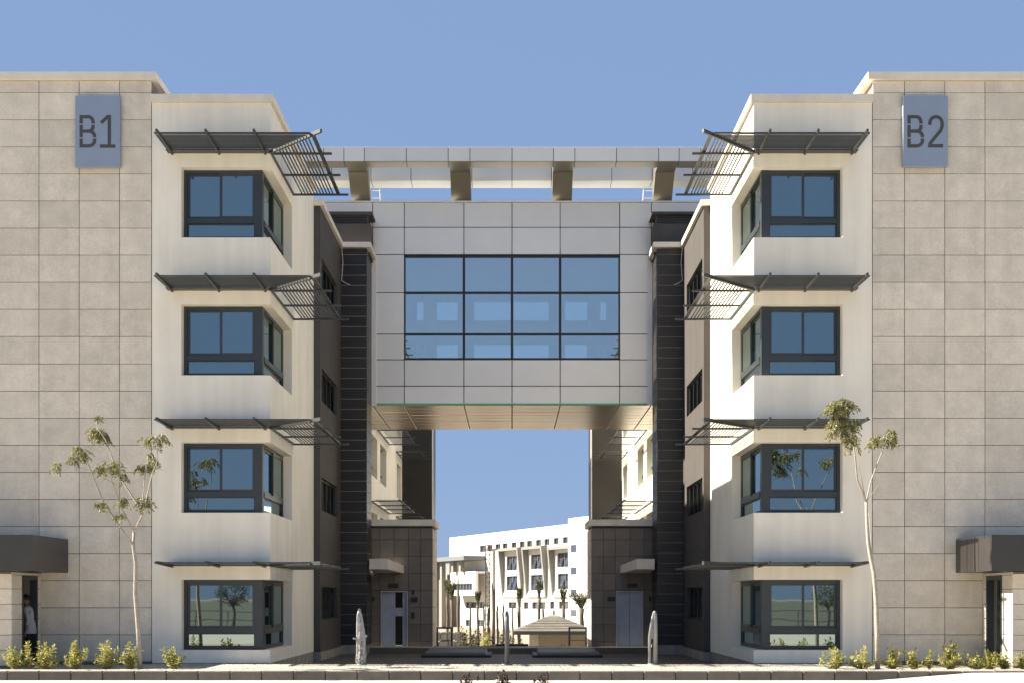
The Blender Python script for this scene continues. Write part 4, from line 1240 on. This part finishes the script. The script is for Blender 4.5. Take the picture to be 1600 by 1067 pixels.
# far white building ------------------------------------------------
A = Vector((11.5, 210.0)); Bp = Vector((-12.9, 263.0))
AB = (Bp - A).length; uh = (Bp - A).normalized()      # u grows to the left / away
nh = Vector((uh.y, -uh.x))
if nh.dot(-A) < 0: nh = -nh
def wp(px, py):
    a = (px - CX) / F
    t = (A.y * a - A.x) / ((Bp - A).x - (Bp - A).y * a)
    D = A.y + t * (Bp - A).y
    return t * AB, CZ + D * (HY - py) / F
def W3(u, w, z):
    p = A + uh * u + nh * w
    return (p.x, p.y - CD, z)
def fbox(mb, u0, u1, w0, w1, z0, z1):
    u0, u1 = min(u0, u1), max(u0, u1)
    return mb.hexa([W3(u0, w0, z0), W3(u1, w0, z0), W3(u1, w1, z0), W3(u0, w1, z0)], [W3(u0, w0, z1), W3(u1, w0, z1), W3(u1, w1, z1), W3(u0, w1, z1)])
far = thing('campus_building', (A.x, A.y - CD, -4), 'distant sunlit white building with hooded windows, seen through the gateway', 'building')
ztop = 14.2
uL, uR = wp(702, 840)[0], -45
wins = []
for i, px in enumerate((753.5, 765, 777.5, 789, 803, 815.7, 827, 841, 854, 868.7, 883, 896)):
    yc = 857 - (px - 753) / 143 * 15
    wins.append((px - 4, px + 4, yc - 5.5, yc + 5.5))
hoodw = [(791, 807.5, 868, 891), (791, 808.5, 899, 922), (829, 847, 865, 889), (829, 849, 897, 922), (870, 890, 862, 886), (871, 892, 895, 920)]
low = [(818, 825.5, 940, 951), (831, 852.5, 940, 951), (859, 866, 939, 951), (873, 896, 939, 951), (794, 807, 940, 950), (727, 756, 940, 950), (727, 736, 968, 978), (744, 756, 968, 978)]
holes = []
for (a, b, c, d) in wins + hoodw + low:
    u0, z1 = wp(b, c); u1, z0 = wp(a, d)
    holes.append((min(u0, u1), max(u0, u1), z0, z1))
m = grid_wall(MB(), (uR, uL), (-4.2, ztop), holes, 0.6, lambda u, v, w: W3(u, -w, v))
m2 = MB(); fbox(m2, uR, uL, -12, -0.62, ztop - 0.5, ztop - 0.1); fbox(m2, uL - 0.5, uL, -12, -0.62, -4.2, ztop - 0.52)
build('facade', m, M_FARW, far); build('roof_slab', m2, M_FARW, far)
for i, h in enumerate(holes):
    hooded = len(wins) <= i < len(wins) + len(hoodw)
    f_ = MB(); k = 0.12
    n = 2 if (h[1] - h[0]) < 9 else 4
    fbox(f_, h[0], h[1], -0.35, -0.2, h[3] - k, h[3]); fbox(f_, h[0], h[1], -0.35, -0.2, h[2], h[2] + k)
    for q in range(n + 1):
        u = h[0] + (h[1] - h[0] - k) * q / n
        fbox(f_, u, u + k, -0.35, -0.2, h[2] + k, h[3] - k)
    w = build('window', f_, M_FARD, far)
    pn = MB(); fbox(pn, h[0], h[1], -0.45, -0.40, h[2], h[3])
    build('pane', pn, M_FARGL, w)
    if hooded:                                      # tilted-open lights
        for q in (0.3, 0.72):
            tl = MB(); uc = h[0] + (h[1] - h[0]) * q; du = (h[1] - h[0]) * 0.11; zz = h[2] + (h[3] - h[2]) * 0.12; zt = h[2] + (h[3] - h[2]) * 0.62
            tl.hexa([W3(uc - du, 0.15, zz), W3(uc + du, 0.15, zz), W3(uc + du, 0.05, zz), W3(uc - du, 0.05, zz)], [W3(uc - du, -0.3, zt), W3(uc + du, -0.3, zt), W3(uc + du, -0.36, zt), W3(uc - du, -0.36, zt)])
            build('open_light', tl, M_FARGL, w)
# hoods
for (pl, pr) in ((786, 817.5), (823.5, 855), (864, 899)):
    u1, _ = wp(pl, 880); u0, _ = wp(pr, 880)
    zt = wp((pl + pr) / 2, 853)[1] - (0.3 if pl < 800 else 0.0); zb2 = wp((pl + pr) / 2, 932)[1]
    hd = MB()
    for (ua, ub) in ((u0, u0 + 0.5), (u1 - 0.5, u1)):
        hd.hexa([W3(ua, 0.003, zb2), W3(ub, 0.003, zb2), W3(ub, 0.35, zb2), W3(ua, 0.35, zb2)], [W3(ua, 0.003, zt), W3(ub, 0.003, zt), W3(ub, 1.25, zt), W3(ua, 1.25, zt)])
    fbox(hd, u0 + 0.5, u1 - 0.5, 0.003, 1.2, zt - 0.5, zt - 0.01)
    ho = build('window_hood', hd, M_FARG, far)
    sl_ = MB(); sl_.hexa([W3(u0 + .5, 0.003, zb2), W3(u1 - .5, 0.003, zb2), W3(u1 - .5, 0.4, zb2), W3(u0 + .5, 0.4, zb2)], [W3(u0 + .5, 0.003, zb2 + 1.0), W3(u1 - .5, 0.003, zb2 + 1.0), W3(u1 - .5, 0.06, zb2 + 1.0), W3(u0 + .5, 0.06, zb2 + 1.0)])
    build('hood_sill', sl_, M_FARW, ho)
# projecting tower at the right, low block and grey slab at the left
tw = MB(); ua, _ = wp(901, 850); fbox(tw, uR, ua, 0.01, 1.6, -4.2, 14.9)
two = build('end_tower', tw, M_FARW, far)
for (c, d) in ((851, 862), (886, 897), (920, 931), (952, 962)):
    z1 = wp(908, c)[1]; z0 = wp(908, d)[1]; u1, _ = wp(905.5, 880); u0, _ = wp(914, 880)
    pn = MB(); fbox(pn, u0, u1, 1.615, 1.66, z0, z1)
    build('tower_window', pn, M_FARGL, far)
lb = MB(); u1, _ = wp(722, 900); u0, _ = wp(762, 900)
zt = wp(740, 893)[1]
hl = []
for (a, b, c, d) in ((727, 756, 911, 922),):
    q0, z1 = wp(b, c); q1, z0 = wp(a, d); hl.append((q0, q1, z0, z1))
grid_wall(lb, (u0, u1), (wp(740, 930)[1], zt), hl, 0.5, lambda u, v, w: W3(u, 2.5 - w, v))
fbox(lb, u0, u1, 0.01, 1.98, zt - 0.4, zt - 0.01)
fbox(lb, u1 - 0.4, u1, 0.01, 1.98, wp(740, 930)[1], zt - 0.42)
lbo = build('low_block', lb, M_FARW, far)
h = hl[0]; w = MB()
for q in range(7):
    u = h[0] + (h[1] - h[0] - 0.15) * q / 6; fbox(w, u, u + 0.15, 2.2, 2.35, h[2], h[3])
fbox(w, h[0], h[1], 2.18, 2.37, h[2], h[2] + 0.12); fbox(w, h[0], h[1], 2.18, 2.37, h[3] - 0.12, h[3])
build('strip_window', w, M_FARD, far)
pn = MB(); fbox(pn, h[0], h[1], 2.08, 2.12, h[2], h[3]); build('strip_pane', pn, M_FARGL, far)
gs = MB(); ug0, ug1 = wp(758, 880)[0], uL + 12
zg1, zg0 = wp(730, 870)[1], wp(730, 876.5)[1]
fbox(gs, ug0, ug1, 0.01, 4.5, zg0, zg1)
gso = build('grey_canopy_slab', gs, M_FARD, far)
gc = MB(); fbox(gc, uL + 0.02, ug1 - 1, -4, -3.6, -4, zg0)
build('recessed_wall', gc, M_FARG, far)
for px in (690, 697, 705, 713, 731, 743):
    u = wp(px, 880)[0]; c = MB(); fbox(c, u - 0.5, u + 0.5, 2.6, 3.4, zt if px > 720 else -4, zg0 - 0.01)
    build('column', c, M_FARG, far)
bs = MB(); fbox(bs, wp(712, 900)[0], uL + 12, 0.02, 3.0, wp(715, 985)[1] - 2, wp(715, 905)[1])
build('stair_block', bs, M_FARG, far)

# palms and bare stakes, recently planted
def palm(px, ytop, ycrown, w_px, kind, D, label, seed):
    rr = random.Random(seed)
    Y = D - CD; s = scl(Y); x = PX(px, Y); zg = -4.0
    root = thing('palm_tree', (x, Y, zg), label, 'palm', 'newly planted palms beyond the gateway')
    zc, zt = PZ(ycrown, Y), PZ(ytop, Y)
    r0 = w_px / 2 / s
    pts = [(x + rr.uniform(-.05, .05), Y, zg - 0.1 + (zc - zg) * i / 7) for i in range(8)]
    build('trunk', MB().tube(pts, [r0 * rr.uniform(0.85, 1.1) for _ in pts], 9), M_BARK2, root, smooth=True)
    c = MB()
    H = zt - zc
    n = {'tied': 22, 'open': 26, 'bare': 5}[kind]
    for i in range(n):
        a = rr.uniform(0, 6.283)
        sp = {'tied': 0.13, 'open': 0.6, 'bare': 0.08}[kind] * rr.uniform(0.3, 1.0)
        d = Vector((math.cos(a) * sp, math.sin(a) * sp, 1)).normalized()
        L = H * rr.uniform(0.7, 1.05)
        b = Vector((x, Y, zc - 0.1)) + Vector((math.cos(a), math.sin(a), 0)) * r0 * 0.5
        q = [b, b + d * L * 0.5, b + d * L + Vector((math.cos(a), math.sin(a), -0.3)) * L * sp * 0.5]
        c.tube(q, [0.04, 0.03, 0.008], 4)
        for j in range(0 if kind == 'bare' else 14):
            f_ = 0.25 + 0.75 * j / 14
            p = q[0].lerp(q[1], f_ * 2) if f_ < .5 else q[1].lerp(q[2], f_ * 2 - 1)
            sd = d.cross(rvec(rr)).normalized()
            c.leaf(p, sd * (0.3 if kind == 'tied' else 0.9) + d * 1.0, rvec(rr), rr.uniform(0.3, 0.55) * (0.8 if kind != 'open' else 1), 0.07)
    build('crown', c, M_PALM, root, fix=False)
PL = [(842, 903, 932, 5.5, 'tied', 125, 'palm with a tied upright crown over the pavilion roof left slope'),
      (880, 914, 944, 5.5, 'tied', 122, 'palm with tied crown right of the pavilion peak'),
      (908, 920, 948, 8, 'open', 110, 'thick-trunked palm with spreading fronds near the right lobby'),
      (811.5, 918, 946, 5.5, 'tied', 100, 'palm with tied tuft just left of the pavilion roof'),
      (848, 940, 950, 4, 'bare', 128, 'short bare palm trunk beside the tallest pavilion palm'),
      (801, 937, 952, 3.5, 'bare', 118, 'thin bare palm trunk just right of the central bollard'),
      (786, 935, 955, 4, 'bare', 115, 'thin bare palm trunk just left of the central bollard'),
      (777, 938, 952, 4, 'bare', 112, 'bare palm trunk, second left of the central bollard'),
      (770.5, 905, 925, 5, 'bare', 100, 'tall brown bare palm trunk beside the lattice mast'),
      (763, 935, 950, 4, 'bare', 108, 'bare palm trunk under the lattice mast'),
      (755.5, 936, 950, 3.5, 'bare', 112, 'thin bare palm trunk left of the lattice mast'),
      (746.5, 924, 942, 4.5, 'tied', 96, 'dark narrow palm above the light green bush'),
      (734.5, 934, 950, 3.5, 'bare', 105, 'thin bare palm trunk above the dark bush'),
      (716, 895, 920, 4.5, 'bare', 108, 'tall bare trunk in front of the distant stair block'),
      (706, 908, 935, 5, 'tied', 102, 'brown palm with hanging dry fronds near the left lobby'),
      (699, 906, 930, 4.5, 'tied', 104, 'brown palm closest to the left lobby corner')]
for i, (px, yt, yc, w, kd, D, lb) in enumerate(PL):
    palm(px, yt, yc, w, kd, D, lb, 90 + i)

# lattice mast
def mast(px0, px1, y0, y1, D, label):
    Y = D - CD; x0, x1 = PX(px0, Y), PX(px1, Y); zt = PZ(y0, Y); zb2 = -4
    root = thing('lattice_mast', ((x0 + x1) / 2, Y, zb2), label, 'mast', 'rusty lattice masts')
    w = x1 - x0
    for dx, dy in ((0, 0), (w, 0), (0, w), (w, w)):
        build('upright', MB().beam((x0 + dx, Y + dy, zb2), (x0 + dx, Y + dy, zt), 0.12, 0.12), M_RUST, root)
    br = MB(); n = int((zt - zb2) / w)
    for i in range(n):
        za, zc = zb2 + (zt - zb2) * i / n, zb2 + (zt - zb2) * (i + 1) / n
        for dy in (0, w):
            br.beam((x0, Y + dy, zc), (x1, Y + dy, zc), 0.07, 0.07)
            br.beam((x0, Y + dy, za) if i % 2 else (x1, Y + dy, za), (x1, Y + dy, zc) if i % 2 else (x0, Y + dy, zc), 0.05, 0.05)
    tag(build('bracing', br, M_RUST, root), kind='stuff')
mast(758.5, 765.5, 851, 960, 150, 'rusty lattice mast standing before the distant white building')
mast(770, 773, 857, 960, 140, 'narrow rusty lattice mast just right of the wider one')

# ================================================================== ACROSS THE ROAD (behind the camera, mirrored in the panes)
def street_tree(x, y, h, r, label, seed, dark=True):
    rr = random.Random(seed)
    root = thing('street_tree', (x, y, -0.2), label, 'tree', 'trees across the road')
    t = MB().tube([(x, y, -0.3), (x + 0.1, y, h * 0.3), (x - 0.05, y, h * 0.55)], [0.14, 0.11, 0.06], 8)
    for i in range(6):
        a = i * 1.05
        t.tube([(x, y, h * 0.38), (x + math.cos(a) * r * 0.4, y + math.sin(a) * r * 0.4, h * 0.6), (x + math.cos(a) * r * 0.8, y + math.sin(a) * r * 0.8, h * 0.85)], [0.06, 0.035, 0.012], 5)
    build('trunk', t, M_BARK2, root)
    c = MB()
    for i in range(16):
        d = rvec(rr); cc = Vector((x, y, h * 0.72)) + Vector((d.x * r, d.y * r, d.z * h * 0.26))
        for j in range(90):
            e = rvec(rr)
            c.leaf(cc + e * r * 0.36, rvec(rr), rvec(rr), rr.uniform(0.10, 0.2), 0.06)
    build('crown', c, M_BGLEAF, root, fix=False)
street_tree(-18.4, -50.5, 3.0, 1.15, 'small round tree across the road, mirrored in left ground-floor window', 201)
street_tree(-22.0, -49.0, 1.9, 0.8, 'low bushy tree across the road, mirrored at left window edge', 202)
street_tree(20.6, -49.5, 2.6, 1.0, 'small dark tree across the road, mirrored in right ground-floor window', 203)
street_tree(31.0, -52.0, 3.6, 1.4, 'larger tree across the road far to the right', 204)
street_tree(-33.0, -53.0, 3.8, 1.5, 'larger tree across the road far to the left', 205)
for sgn in (-1, 1):
    rl = thing('street_railing', (sgn * 20, -47, -0.2), 'steel railing along the far pavement on the ' + ('left' if sgn < 0 else 'right'), 'railing', 'railings across the road')
    tp, bt = MB(), MB()
    a, b = sorted((sgn * 8, sgn * 34))
    build('top_rail', MB().tube([(a, -47, 0.9), (b, -47, 0.9)], 0.035, 6), M_STEEL, rl)
    build('lower_rail', MB().tube([(a, -47, 0.3), (b, -47, 0.3)], 0.03, 6), M_STEEL, rl)
    for q in range(14):
        x = a + 2 * q
        build('post', MB().tube([(x, -47, -0.25), (x, -47, 0.9)], 0.04, 6), M_STEEL, rl)

# dry leaves and grit scattered over the beds and the sidewalk
rl_ = random.Random(77)
lt = MB()
for i in range(1500):
    x = rl_.uniform(-15, 15)
    y = rl_.uniform(-3.55, -0.7) if abs(x) < 9 else rl_.uniform(-3.5, -0.4)
    z = 0.004 if (abs(x) < 9.4 or y < -3.02) else -0.024
    a = rl_.uniform(0, 6.28)
    lt.leaf(Vector((x, y, z)), Vector((math.cos(a), math.sin(a), rl_.uniform(0.05, 0.35))), Vector((0, 0, 1)), rl_.uniform(0.03, 0.09), rl_.uniform(0.015, 0.045))
tag(build('leaf_litter', lt, leaf_mat('dry_leaf', (0.10, 0.075, 0.045), (0.30, 0.23, 0.13), 0.2), fix=False), 'dry leaves and grit scattered along the sidewalk', 'leaf litter', kind='stuff')
